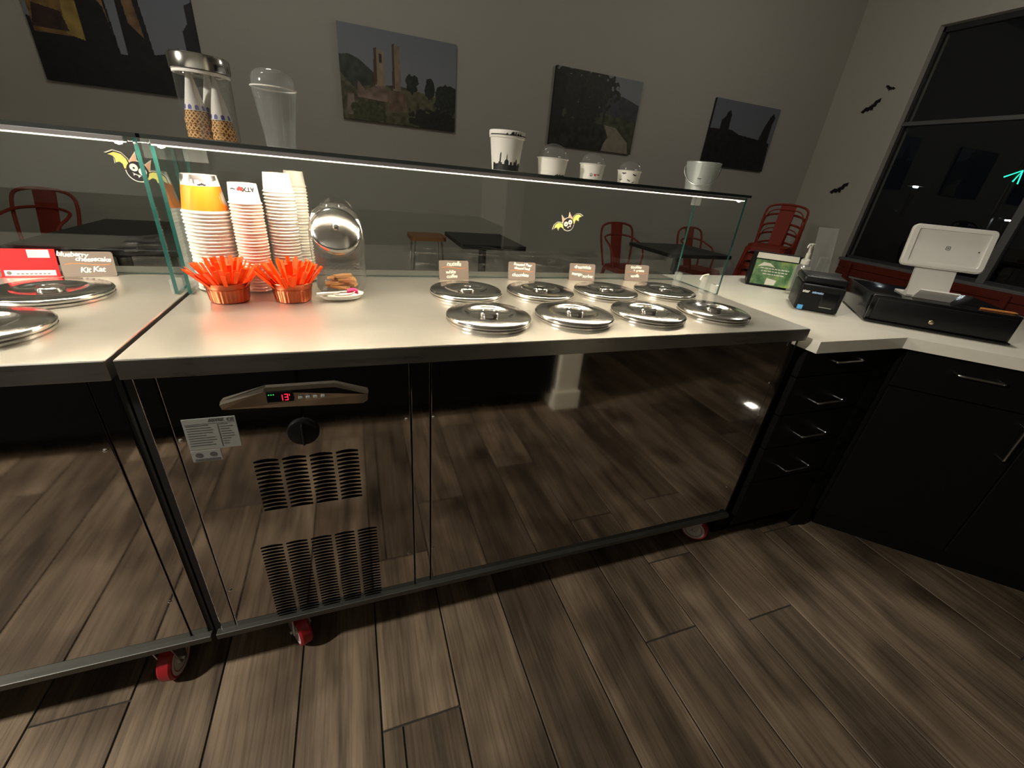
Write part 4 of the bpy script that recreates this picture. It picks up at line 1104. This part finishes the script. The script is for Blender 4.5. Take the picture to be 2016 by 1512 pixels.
def make_chair(label):
    """stamped metal armchair: bent tube back hoop, lower arm hoop, broad splat, pan seat, four splayed legs"""
    t = thing('metal_chair', label, 'chair', group='red metal armchairs')
    m = 'red_metal'
    obj('seat', G().prism([(x, y) for x, y in rrect(0.37, 0.36, 0.06)], 0.432, 0.450), m, t, smooth=False)
    obj('apron', G().prism([(x*1.02, y*1.02) for x, y in rrect(0.37, 0.36, 0.06)], 0.395, 0.4315), m, t, smooth=False)
    for sx in (-1, 1):
        for sy in (-1, 1):
            obj('leg', G().tube([(sx*0.165, sy*0.155, 0.42), (sx*0.215, sy*0.215, 0.001)], [0.021, 0.013], 10), m, t)
    hoop = smooth_path([(-0.185, 0.165, 0.43), (-0.215, 0.200, 0.60), (-0.228, 0.235, 0.75), (-0.205, 0.255, 0.835), (-0.120, 0.270, 0.868), (0, 0.275, 0.876), (0.120, 0.270, 0.868), (0.205, 0.255, 0.835), (0.228, 0.235, 0.75), (0.215, 0.200, 0.60), (0.185, 0.165, 0.43)], 5)
    obj('back_hoop', G().tube(hoop, 0.0115, 9), m, t)
    arm = smooth_path([(-0.188, -0.02, 0.43), (-0.222, 0.00, 0.57), (-0.232, 0.06, 0.665), (-0.222, 0.14, 0.705), (-0.190, 0.205, 0.735), (-0.10, 0.238, 0.752), (0, 0.243, 0.756), (0.10, 0.238, 0.752), (0.190, 0.205, 0.735), (0.222, 0.14, 0.705), (0.232, 0.06, 0.665), (0.222, 0.00, 0.57), (0.188, -0.02, 0.43)], 5)
    obj('arm_hoop', G().tube(arm, 0.010, 9), m, t)
    g = G(); n = 10
    vs = []
    for i in range(n+1):
        f = i/n; z = 0.440+f*0.432; y = 0.170+0.100*f**0.85
        wd = 0.070+0.012*f
        for x in (-1, -0.33, 0.33, 1):
            vs.append((x*wd, y-0.010*(1-abs(x)) , z))
    for i in range(n+1):
        f = i/n; z = 0.440+f*0.432; y = 0.170+0.100*f**0.85+0.004
        wd = 0.070+0.012*f
        for x in (-1, -0.33, 0.33, 1): vs.append((x*wd, y-0.010*(1-abs(x)), z))
    o = 4*(n+1); fs = []
    for i in range(n):
        for k in range(3):
            fs.append((i*4+k, i*4+k+1, (i+1)*4+k+1, (i+1)*4+k)); fs.append((o+i*4+k, o+(i+1)*4+k, o+(i+1)*4+k+1, o+i*4+k+1))
        fs.append((i*4, (i+1)*4, o+(i+1)*4, o+i*4)); fs.append((i*4+3, o+i*4+3, o+(i+1)*4+3, (i+1)*4+3))
    fs.append((0, o, o+1, 1)); fs.append((1, o+1, o+2, 2)); fs.append((2, o+2, o+3, 3))
    e = n*4
    fs += [(e+k, e+k+1, o+e+k+1, o+e+k) for k in range(3)]
    obj('splat', g.add(vs, fs), m, t)
    return t
ch = make_chair('red metal armchair behind the mango card, at the cafe table')
ch.location = (3.235, 3.22, 0); ch.rotation_euler = (0, 0, R(8))
dup(ch, (4.28, 3.22, 0), R(12), 'red metal armchair seen through the guard\'s end pane')
dup(ch, (-1.72, 3.06, 0), R(-20), 'red metal armchair at the long black table behind the red card')
# a stack of the same chairs without arms beside the window wall
def stack_chair(label):
    t = thing('stacking_chair', label, 'chair', group='stacked red metal chairs')
    m = 'red_metal'
    obj('seat', G().prism([(x, y) for x, y in rrect(0.36, 0.36, 0.06)], 0.432, 0.448), m, t, smooth=False)
    g = G()
    pts = rrect(0.362, 0.362, 0.06)
    lo = [0.372+0.045*abs(cos(2*math.atan2(y, x)))**1.5 for x, y in pts]
    n = len(pts)
    g.add([(x, y, 0.4315) for x, y in pts]+[(x*1.03, y*1.03, z) for (x, y), z in zip(pts, lo)], [(i, (i+1) % n, n+(i+1) % n, n+i) for i in range(n)])
    obj('apron', g, m, t, smooth=False)
    for sx in (-1, 1):
        for sy in (-1, 1):
            obj('leg', G().tube([(sx*0.165, sy*0.160, 0.42), (sx*0.215, sy*0.225, 0.001)], [0.022, 0.013], 8), m, t)
    hoop = smooth_path([(-0.175, 0.165, 0.43), (-0.195, 0.205, 0.60), (-0.200, 0.245, 0.75), (-0.165, 0.265, 0.825), (0, 0.280, 0.850), (0.165, 0.265, 0.825), (0.200, 0.245, 0.75), (0.195, 0.205, 0.60), (0.175, 0.165, 0.43)], 5)
    obj('back_hoop', G().tube(hoop, 0.011, 8), m, t)
    for s_ in (0.62,):
        lower = smooth_path([(-0.188*s_-0.07, 0.19, 0.53), (-0.18*s_-0.05, 0.235, 0.66+0.16*s_), (0, 0.262, 0.70+0.16*s_), (0.18*s_+0.05, 0.235, 0.66+0.16*s_), (0.188*s_+0.07, 0.19, 0.53)], 4)
        obj('inner_hoop', G().tube(lower, 0.006, 6), m, t)
    g = G(); vs = []
    for dy in (0, 0.004):
        for i in range(9):
            f = i/8
            for x in (-1, 1): vs.append((x*(0.062+0.012*f), 0.172+0.104*f**0.85+dy, 0.438+0.408*f))
    fs = [(i*2, i*2+1, i*2+3, i*2+2) for i in range(8)]+[(18+i*2, 18+i*2+2, 18+i*2+3, 18+i*2+1) for i in range(8)]
    fs += [(i*2, i*2+2, 18+i*2+2, 18+i*2) for i in range(8)]+[(i*2+1, 18+i*2+1, 18+i*2+3, i*2+3) for i in range(8)]
    obj('splat', g.add(vs, fs), m, t)
    return t
sc0 = stack_chair('lowest red metal chair in the stack beside the window wall')
names = ('second red metal chair up in the stack beside the window wall', 'third red metal chair up in the stack beside the window wall', 'fourth red metal chair up in the stack beside the window wall', 'topmost red metal chair in the stack beside the window wall')
sc0.location = (4.58, 2.63, 0); sc0.rotation_euler = (0, 0, R(-62))
for k, nm in enumerate(names):
    c = dup(sc0, (4.58-0.006*(k+1), 2.63-0.004*(k+1), 0.094*(k+1)), R(-62), nm)
    if k in (0, 2):
        for h_ in [x for x in c.children if x.name.startswith('inner_hoop')]: bpy.data.objects.remove(h_)
# oak stool behind the guard
t = thing('stool', 'oak topped stool with pale metal legs beside the square cafe table', 'stool', (1.03, 3.25, 0))
obj('seat', G().prism([(x, y) for x, y in rrect(0.32, 0.30, 0.04)], 0.655, 0.690), 'stoolwood', t, smooth=False)
for sx in (-1, 1):
    for sy in (-1, 1): obj('leg', G().tube([(sx*0.12, sy*0.11, 0.655), (sx*0.16, sy*0.15, 0.001)], 0.010, 8), 'handle', t)
    obj('stretcher', G().tube([(sx*0.142, -0.132, 0.28), (sx*0.142, 0.132, 0.28)], 0.006, 8), 'handle', t)
# red stained bench under the window
t = thing('window_bench', 'red stained wooden bench running under the shop window', 'bench', (6.03, 1.3, 0))
for k in range(4): obj('seat_board', G().rbox(-0.25+k*0.125, -0.13+k*0.125, -1.65, 1.65, 0.435, 0.465, 0.004, 1), 'redwood', t, smooth=False)
for k in range(2): obj('back_board', G().rbox(0.235, 0.262, -1.65, 1.65, 0.49+k*0.085, 0.570+k*0.085, 0.004, 1), 'redwood', t, smooth=False)
for yy in (-1.5, 0.0, 1.5):
    obj('leg', G().rbox(-0.22, -0.16, yy-0.03, yy+0.03, 0.0005, 0.434, 0.004, 1), 'redwood', t, smooth=False)
    obj('back_leg', G().rbox(0.20, 0.234, yy-0.03, yy+0.03, 0.0005, 0.64, 0.004, 1), 'redwood', t, smooth=False)

# ------------------------------------------------------------------ checkout counter
ZT = 0.88
O2, U2, N2 = Vector((2.10, -0.028, 0)), Vector((0.70711, -0.70711, 0)), Vector((0.70711, 0.70711, 0))
def wing(a, b, z=0.0):
    p = O2+a*U2+b*N2; return (p.x, p.y, z)
top_poly = [(1.690, -0.022), (2.10, -0.028), wing(1.30, 0)[:2], wing(1.30, 0.80)[:2], (2.333, 0.87), (1.690, 0.87)]
obj('countertop', G().prism(top_poly, ZT-0.038, ZT), 'quartz', None, smooth=False, label='white quartz countertop bending at an angle round the register', cat='countertop')
WING = R(-45)
def bar_handle(name, par, w, stand, m='handle'):
    # bent wire pull: two posts and a bar
    p = smooth_path([(-w/2, 0, 0), (-w/2, -stand*0.75, 0), (-w/2+0.006, -stand, 0), (0, -stand, 0), (w/2-0.006, -stand, 0), (w/2, -stand*0.75, 0), (w/2, 0, 0)], 4)
    return G().tube(p, 0.0036, 8)
t = thing('drawer_cabinet', 'black cabinet with four drawers and wire pulls next to the gelato cabinet', 'cabinet', (1.90, 0, 0))
obj('body', G().box(-0.205, 0.180, 0.03, 0.85, 0.10, ZT-0.039), 'laminate', t, smooth=False)
obj('toe_kick', G().box(-0.205, 0.180, 0.07, 0.80, 0.0, 0.10), 'laminate', t, smooth=False)
zs = [0.838, 0.725, 0.600, 0.462, 0.105]
for k, (zz, hz) in enumerate(((0.745, 0.806), (0.600, 0.656), (0.462, 0.522), (0.312, 0.374))):
    ztop = (0.836, 0.741, 0.596, 0.458)[k]
    dr = obj('drawer_front', G().rbox(-0.203, 0.178, 0.008, 0.030, zz, ztop, 0.002, 1), 'laminate', t, smooth=False)
    obj('handle', bar_handle('handle', dr, 0.125, 0.034).xf(Matrix.Translation((-0.030, 0.008, hz))), 'handle', dr)
obj('bottom_panel', G().rbox(-0.203, 0.178, 0.010, 0.030, 0.10, 0.308, 0.002, 1), 'laminate', t, smooth=False)
obj('corner_filler', G().prism([(0.1805, 0.012), (0.246, -0.002), (0.40, 0.25), (0.1805, 0.40)], 0.0, ZT-0.039), 'laminate', t, smooth=False)
t = thing('angled_cabinet', 'black cabinet set at an angle under the register', 'cabinet', wing(0, 0), WING)
obj('body', G().prism([(0.02, 0.05), (1.28, 0.05), (1.28, 0.76), (0.28, 0.76), (0.02, 0.30)], 0.10, ZT-0.039), 'laminate', t, smooth=False)
obj('toe_kick', G().prism([(0.05, 0.09), (1.25, 0.09), (1.25, 0.72), (0.32, 0.72), (0.05, 0.32)], 0.0, 0.10), 'laminate', t, smooth=False)
for k, (a, b) in enumerate(((0.03, 0.44), (0.445, 0.86), (0.865, 1.27))):
    d1 = obj('drawer_front', G().rbox(a, b, 0.028, 0.050, 0.700, 0.836, 0.002, 1), 'laminate', t, smooth=False)
    obj('handle', bar_handle('handle', d1, 0.115, 0.034).xf(Matrix.Translation(((a+b)/2-0.005, 0.028, 0.790))), 'handle', d1)
    d2 = obj('door', G().rbox(a, b, 0.028, 0.050, 0.105, 0.696, 0.002, 1), 'laminate', t, smooth=False)
    obj('handle', bar_handle('handle', d2, 0.125, 0.034).xf(Matrix.Translation((b-0.04 if k != 1 else a+0.04, 0.028, 0.60)) @ Matrix.Rotation(pi/2, 4, 'Y')), 'handle', d2)

# cash drawer, tablet stand, pencil
t = thing('cash_drawer', 'glossy black cash drawer with a brass lock, under the white tablet stand', 'cash drawer', wing(0.110, 0.150, ZT), WING)
obj('drawer_case', G().rbox(-0.205, 0.205, 0.006, 0.36, 0.004, 0.098, 0.006, 3), 'blackgloss', t)
obj('drawer_face', G().rbox(-0.190, 0.195, -0.004, 0.008, 0.012, 0.088, 0.004, 2), 'black', t)
obj('base_lip', G().rbox(-0.205, 0.205, -0.010, 0.02, 0.004, 0.011, 0.003, 2), 'blackgloss', t)
obj('lock', G().lathe([(0.0085, 0), (0.0085, 0.005), (0.0065, 0.0075), (0, 0.008)], 20).xf(Matrix.Translation((-0.018, -0.004, 0.036)) @ FRONT), 'brass', t)
for sx in (-0.17, 0.17):
    for sy in (0.03, 0.32): obj('foot', G().lathe([(0.012, 0.0002), (0.012, 0.0045), (0, 0.0045)], 14, (sx, sy, 0)), 'black', t)
zt = ZT+0.0985
t = thing('tablet_stand', 'white tilted tablet stand on the cash drawer, its plain back and logo outward', 'tablet stand', wing(0.075, 0.265, zt), WING)
lean = Matrix.Translation((0, 0.0, 0.172)) @ Matrix.Rotation(R(-13), 4, 'X') @ FRONT
pl = G().prism(rrect(0.232, 0.142, 0.016), -0.006, 0.006).xf(lean)
obj('tablet_frame', pl, 'posplastic', t)
g = G(); ro, ri = rrect(0.228, 0.138, 0.015), rrect(0.196, 0.112, 0.006); n = len(ro)
g.add([(x, y, 0.006) for x, y in ro]+[(x, y, 0.0120) for x, y in [(a*0.985, b*0.98) for a, b in ro]]+[(x, y, 0.0120) for x, y in ri]+[(x, y, 0.0062) for x, y in [(a*0.99, b*0.99) for a, b in ri]],
      [(k*n+i, k*n+(i+1) % n, (k+1)*n+(i+1) % n, (k+1)*n+i) for k in range(3) for i in range(n)])
obj('raised_border', g.xf(lean), 'posplastic', t, ang=20)
g = G(); a, b = rrect(0.013, 0.013, 0.003), rrect(0.009, 0.009, 0.002); n = len(a)
g.add([(x, y, 0.0066) for x, y in a]+[(x, y, 0.0066) for x, y in b], [(i, (i+1) % n, n+(i+1) % n, n+i) for i in range(n)]).prism(rrect(0.0045, 0.0045, 0.001), 0.0062, 0.0067)
obj('logo', g.xf(lean), 'graylogo', t, smooth=False)
obj('pin_hole', G().prism(arc(0.084, -0.002, 0.0022, 0, 2*pi, 12)[:-1], 0.0062, 0.0068).xf(lean), 'ink', t, smooth=False)
g = G()
prof = [(0.010, 0.135), (-0.002, 0.10), (-0.022, 0.040), (-0.036, 0.008), (-0.030, 0.0005), (0.03, 0.0005), (0.085, 0.0005), (0.085, 0.006), (0.0, 0.008), (-0.012, 0.030), (0.012, 0.105), (0.022, 0.135)]
g.prism(prof, -0.058, 0.058).xf(Matrix(((0, 0, 1, 0), (1, 0, 0, 0), (0, 1, 0, 0), (0, 0, 0, 1))))
obj('stand_neck', g, 'posplastic', t, smooth=False)
g = G().prism([(-0.040, 0.0005), (-0.078, 0.034), (-0.074, 0.038), (-0.034, 0.010)], -0.040, 0.070).xf(Matrix(((0, 0, 1, 0), (1, 0, 0, 0), (0, 1, 0, 0), (0, 0, 0, 1))))
obj('card_reader', g, 'posplastic', t, smooth=False)
t = thing('pencil', 'orange pencil lying at the end of the cash drawer', 'pencil', wing(0.255, 0.185, zt+0.004), WING+R(4))
obj('shaft', G().tube([(-0.045, 0, 0), (0.045, 0, 0)], 0.0038, 6), 'pencil', t, smooth=False)
obj('tip', G().tube([(0.045, 0, 0), (0.056, 0, 0)], [0.0038, 0.0004], 6), 'wafer', t, smooth=False)

# receipt printer
t = thing('receipt_printer', 'black receipt printer with a blue square sticker on the white counter', 'printer', wing(-0.250, 0.145, ZT), WING)
obj('case', G().rbox(-0.072, 0.072, 0.002, 0.185, 0.003, 0.100, 0.008, 3), 'black', t)
obj('top_cover', G().rbox(-0.072, 0.072, 0.012, 0.185, 0.100, 0.128, 0.010, 3), 'black', t)
obj('front_panel', G().rbox(-0.068, 0.068, -0.004, 0.004, 0.006, 0.098, 0.002, 1), 'black', t)
obj('paper_window', G().rbox(0.004, 0.056, -0.0055, -0.003, 0.022, 0.078, 0.001, 1), 'blackgloss', t, smooth=False)
obj('paper_edge', G().rbox(0.006, 0.046, -0.0065, -0.005, 0.022, 0.0245, 0.0005, 1), 'label', t, smooth=False)
obj('foot', G().rbox(-0.06, 0.06, 0.02, 0.17, 0.0003, 0.004, 0.001, 1), 'black', t, smooth=False)
P_ = Matrix.Translation((0, -0.0045, 0)) @ FRONT
q = text_mesh('star', 0.015, 0.0004, bold=0.0004).xf(P_ @ Matrix.Translation((-0.052, 0.074, 0)))
obj('lettering', q, 'chalk', t, smooth=False)
q = text_mesh('micronics', 0.011, 0.0004, bold=0.0005, space=0.85).xf(P_ @ Matrix.Translation((-0.013, 0.073, 0)))
obj('logo', q, 'paleblue', t, smooth=False)
obj('blue_sticker', G().prism(rrect(0.018, 0.017, 0.002), 0, 0.0004).xf(P_ @ Matrix.Translation((-0.053, 0.013, 0))), 'bluesticker', t, smooth=False)
obj('indicator', G().rbox(-0.05, -0.044, 0.020, 0.024, 0.1275, 0.1290, 0.0004, 1), 'label', t, smooth=False)

# small customer tablet with the green screen
t = thing('display_terminal', 'small terminal with a lit green leafy screen on the white counter', 'terminal', wing(-0.380, 0.535, ZT), WING)
obj('housing', G().prism([(0.000, 0.0006), (0.15, 0.0006), (0.15, 0.10), (0.075, 0.150), (0.034, 0.150)], -0.098, 0.098).xf(Matrix(((0, 0, 1, 0), (1, 0, 0, 0), (0, 1, 0, 0), (0, 0, 0, 1)))), 'black', t, smooth=False)
SL = Matrix.Translation((0, -0.001, 0.002)) @ Matrix.Rotation(R(-12.5), 4, 'X') @ FRONT
obj('bezel', G().prism([(x, y+0.076) for x, y in rrect(0.184, 0.150, 0.006)], 0, 0.003).xf(SL), 'blackgloss', t, smooth=False)
obj('header_strip', G().prism([(-0.086, 0.124), (0.086, 0.124), (0.084, 0.149), (-0.084, 0.149)], 0.003, 0.0036).xf(SL), 'quartz', t, smooth=False)
obj('screen', G().prism([(-0.084, 0.008), (0.084, 0.008), (0.084, 0.119), (-0.084, 0.119)], 0.003, 0.0036).xf(SL), 'screen', t, smooth=False)
g = G()
for k, (x0, x1) in enumerate(((-0.058, 0.060), (-0.052, 0.056), (-0.042, 0.046))):
    x = x0; y = 0.080-k*0.0125; rnd = random.Random(k)
    while x < x1:
        w_ = rnd.uniform(0.006, 0.016)
        g.prism([(x, y), (min(x+w_, x1), y), (min(x+w_, x1), y+0.0048), (x, y+0.0048)], 0.0036, 0.0039); x += w_+0.003
obj('text_lines', g.xf(SL), 'stickerwhite', t, smooth=False)
for p_ in ([(-0.072, 0.088), (-0.050, 0.108), (-0.022, 0.106), (0.0, 0.090), (-0.03, 0.094)], [(-0.022, 0.010), (0.018, 0.012), (0.022, 0.034), (-0.020, 0.040)]):
    obj('leaf_shape', G().prism(p_, 0.0036, 0.0038).xf(SL), 'quartz', t, smooth=False)

# hand sanitiser pump
t = thing('pump_bottle', 'clear pump bottle with an ivory pump head beside the green terminal', 'bottle', wing(-0.285, 0.470, ZT), R(200)); t.scale = (1.0, 1.0, 1.12)
obj('bottle', G().lathe([(0, 0.0005), (0.030, 0.0005), (0.033, 0.004), (0.033, 0.095), (0.030, 0.108), (0.016, 0.118), (0.014, 0.121)], 32), 'acrylic', t)
obj('collar', G().lathe([(0.0145, 0.118), (0.0175, 0.119), (0.0175, 0.134), (0.013, 0.138), (0.0085, 0.140), (0.0085, 0.160), (0.006, 0.162), (0.006, 0.185), (0, 0.185)], 24), 'pump', t)
obj('spout', G().rbox(-0.012, 0.016, -0.0085, 0.0085, 0.184, 0.195, 0.003, 2).tube(smooth_path([(0.014, 0, 0.190), (0.034, 0, 0.190), (0.046, 0, 0.182)], 4), [0.0052-0.0003*i for i in range(9)], 8), 'pump', t)
obj('dip_tube', G().tube([(0, 0, 0.118), (0.004, 0, 0.010)], 0.003, 8), 'pump', t)
# clear acrylic brochure stand behind the printer
t = thing('acrylic_stand', 'tall clear acrylic sign stand behind the receipt printer', 'sign stand', wing(-0.215, 0.44, ZT), WING+R(38))
obj('sheet', G().rbox(-0.052, 0.052, 0, 0.003, 0.006, 0.29, 0.001, 1).xf(Matrix.Rotation(R(-10), 4, 'X')), 'acrylic', t, smooth=False)
obj('base', G().rbox(-0.052, 0.052, -0.05, 0.03, 0.0003, 0.004, 0.001, 1), 'acrylic', t, smooth=False)
obj('prop', G().rbox(-0.02, 0.02, 0.028, 0.031, 0.004, 0.17, 0.001, 1).xf(Matrix.Rotation(R(3), 4, 'X')), 'acrylic', t, smooth=False)
# clear soap stand at the end of the guard
t = thing('acrylic_clip', 'clear acrylic hook standing by the guard\'s end pane', 'hook', (1.600, 0.405, HW), R(20))
obj('post', G().rbox(-0.004, 0.004, -0.010, 0.010, 0.0005, 0.062, 0.0015, 1), 'acrylic', t, smooth=False)
obj('hook_arm', G().tube(smooth_path([(-0.03, 0, 0.050), (-0.022, 0, 0.063), (0, 0, 0.066), (0.022, 0, 0.066)], 5), 0.0032, 8), 'stickerwhite', t)
obj('foot', G().rbox(-0.02, 0.02, -0.014, 0.014, 0.0003, 0.004, 0.001, 1), 'acrylic', t, smooth=False)

# ------------------------------------------------------------------ kitchen side, behind the photographer
t = thing('back_counter', 'long black kitchen counter mirrored in the steel panels', 'counter', (-1.60, -1.12, 0))
obj('body', G().box(-3.0, 3.04, -0.62, -0.02, 0.10, 0.86), 'laminate', t, smooth=False)
obj('toe_kick', G().box(-3.0, 3.04, -0.60, -0.08, 0.0, 0.10), 'laminate', t, smooth=False)
obj('worktop', G().rbox(-3.0, 3.045, -0.625, 0.01, 0.861, 0.90, 0.004, 1), 'laminate', t, smooth=False)
for k in range(9):
    d = obj('door', G().rbox(-2.99+k*0.67, -2.33+k*0.67, -0.020, 0.0, 0.105, 0.85, 0.002, 1), 'laminate', t, smooth=False)
t = thing('floor_light', 'small square glowing light on the floor, mirrored in the steel door panel', 'light', (2.80, -0.86, 0))
obj('housing', G().rbox(-0.034, 0.034, -0.034, 0.034, 0.0005, 0.018, 0.004, 2), 'frame', t)
obj('glow_plate', G().rbox(-0.028, 0.028, -0.028, 0.028, 0.0182, 0.024, 0.003, 2), 'nightglow', t)

# ------------------------------------------------------------------ lamps of the room and added fill lamps (all above the frame)
def pendant(x, y, z, watts, rad, label, aim=None, cone=120, blend=0.6):
    t = thing('pendant_lamp', label, 'lamp', (x, y, z))
    obj('cord', G().tube([(0, 0, 0.22), (0, 0, ZC-z)], 0.004, 6), 'black', t)
    obj('lamp_shade', G().lathe([(0.020, 0.22), (0.03, 0.20), (0.05, 0.16), (0.17, 0.03), (0.175, 0.02), (0.165, 0.03), (0.045, 0.155), (0.012, 0.205)], 32), 'shade', t)
    obj('bulb', G().lathe([(0.014, 0.14), (0.018, 0.12), (0.034, 0.09), (0.036, 0.07), (0.026, 0.048), (0, 0.040)], 20), 'bulb', t)
    d = bpy.data.lights.new('lamp_light', 'SPOT' if aim else 'POINT'); d.energy = watts; d.color = (1.0, 0.94, 0.83); d.shadow_soft_size = rad
    o = bpy.data.objects.new('lamp_light', d); COL.objects.link(o); o.parent = t; o.location = (0, 0, -rad-0.005)
    if aim:
        d.spot_size = R(cone); d.spot_blend = blend
        o.rotation_euler = (Vector(aim)-Vector((x, y, z))).to_track_quat('-Z', 'Y').to_euler()
pendant(-2.00, -0.50, 2.30, KITCHEN_W, 0.09, 'black pendant lamp over the kitchen aisle', (-0.25, -0.72, 0), 122, 0.75)
pendant(-0.75, 0.14, 2.95, COUNTER_W, 0.12, 'black pendant lamp above the plain fronted cabinet')
pendant(0.0, 1.5, 3.05, DINING_FILL_W*0.62, 0.14, 'added fill lamp, shaped as a black pendant, over the aisle behind the guard glass')
pendant(4.1, 1.5, 3.05, DINING_FILL_W*0.62, 0.14, 'added fill lamp, shaped as a black pendant, over the cafe table with armchairs')
pendant(2.25, 0.40, 2.75, CHECKOUT_FILL_W, 0.10, 'added fill lamp, shaped as a black pendant, above the checkout counter', (2.25, 0.35, 0), 54, 0.8)

# ------------------------------------------------------------------ the street outside the window
obj('ground', G().box(XW+0.2, 40, -20, 30, -0.25, -0.12), 'asphalt', kind='structure', smooth=False)
t = thing('parked_car', 'black car parked in the dark outside the window', 'car', (8.75, 4.75, -0.12), 0)
prof = [(-2.15, 0.42), (-2.12, 0.72), (-1.95, 0.92), (-1.0, 1.06), (-0.35, 1.42), (0.1, 1.50), (0.9, 1.48), (1.45, 1.18), (2.05, 1.08), (2.15, 0.75), (2.12, 0.32), (-2.05, 0.28)]
g = G(); n = len(prof)
secs = []
for x, k in ((-0.86, 0.93), (-0.80, 1.0), (-0.55, 1.015), (0.55, 1.015), (0.80, 1.0), (0.86, 0.93)):
    secs.append([(x*(1 if z < 1.1 else 0.82), y*k if abs(y) > 1 else y, 0.3+(z-0.3)*k) for y, z in prof])
vs = [p for s_ in secs for p in s_]
fs = [(i*n+k, i*n+(k+1) % n, (i+1)*n+(k+1) % n, (i+1)*n+k) for i in range(5) for k in range(n)]
fs += [tuple(range(n))[::-1], tuple(5*n+k for k in range(n))]
obj('car_body', g.add(vs, fs), 'carpaint', t, ang=40)
for sx in (-0.80, 0.80):
    for sy in (-1.35, 1.35):
        obj('wheel', G().lathe([(0, -0.1), (0.20, -0.1), (0.31, -0.09), (0.33, -0.06), (0.33, 0.06), (0.31, 0.09), (0.20, 0.1), (0, 0.1)], 28).xf(Matrix.Translation((sx, sy, 0.335)) @ Matrix.Rotation(pi/2, 4, 'Y')), 'black', t)
for sx in (-0.6, 0.6): obj('headlight', G().rbox(sx-0.14, sx+0.14, -2.16, -2.08, 0.62, 0.74, 0.02, 2), 'chrome', t)
def street_lamp(x, y, z, r_, m, label):
    t = thing('street_lamp', label, 'street lamp', (x, y, -0.12))
    obj('pole', G().tube([(0, 0, 0), (0, 0, z+0.10)], [0.07, 0.045], 10), 'iron', t)
    obj('lamp_head', G().lathe([(0.03, 0.20), (0.16, 0.16), (0.17, 0.12), (0.15, 0.12)], 20, (0, 0, z)), 'iron', t)
    obj('globe', G().lathe([(0.001, -r_)]+[(r_*sin(a), -r_*cos(a)) for a in [pi*i/10 for i in range(1, 10)]]+[(0.001, r_)], 20, (0, 0, z+0.12)), m, t)
street_lamp(14, 6.84, 1.90, 0.055, 'lamp_glow', 'white street lamp glowing in the dark pane nearest the wall bats')
street_lamp(14, 4.79, 1.33, 0.050, 'lamp_glow', 'white street lamp glowing beside the window mullion')
t = thing('neon_sign', 'small green neon arrow sign far outside the window', 'sign', (14, 5.07, -0.12), R(-62))
obj('post', G().tube([(0, 0.04, 0), (0, 0.04, 2.6)], 0.04, 8), 'iron', t)
obj('neon_tube', G().tube([(-0.17, 0, 2.28), (0.06, 0, 2.42), (0.0, 0, 2.20)], 0.012, 8).tube([(0.06, 0, 2.42), (0.09, 0, 2.16)], 0.010, 8), 'green_glow', t)
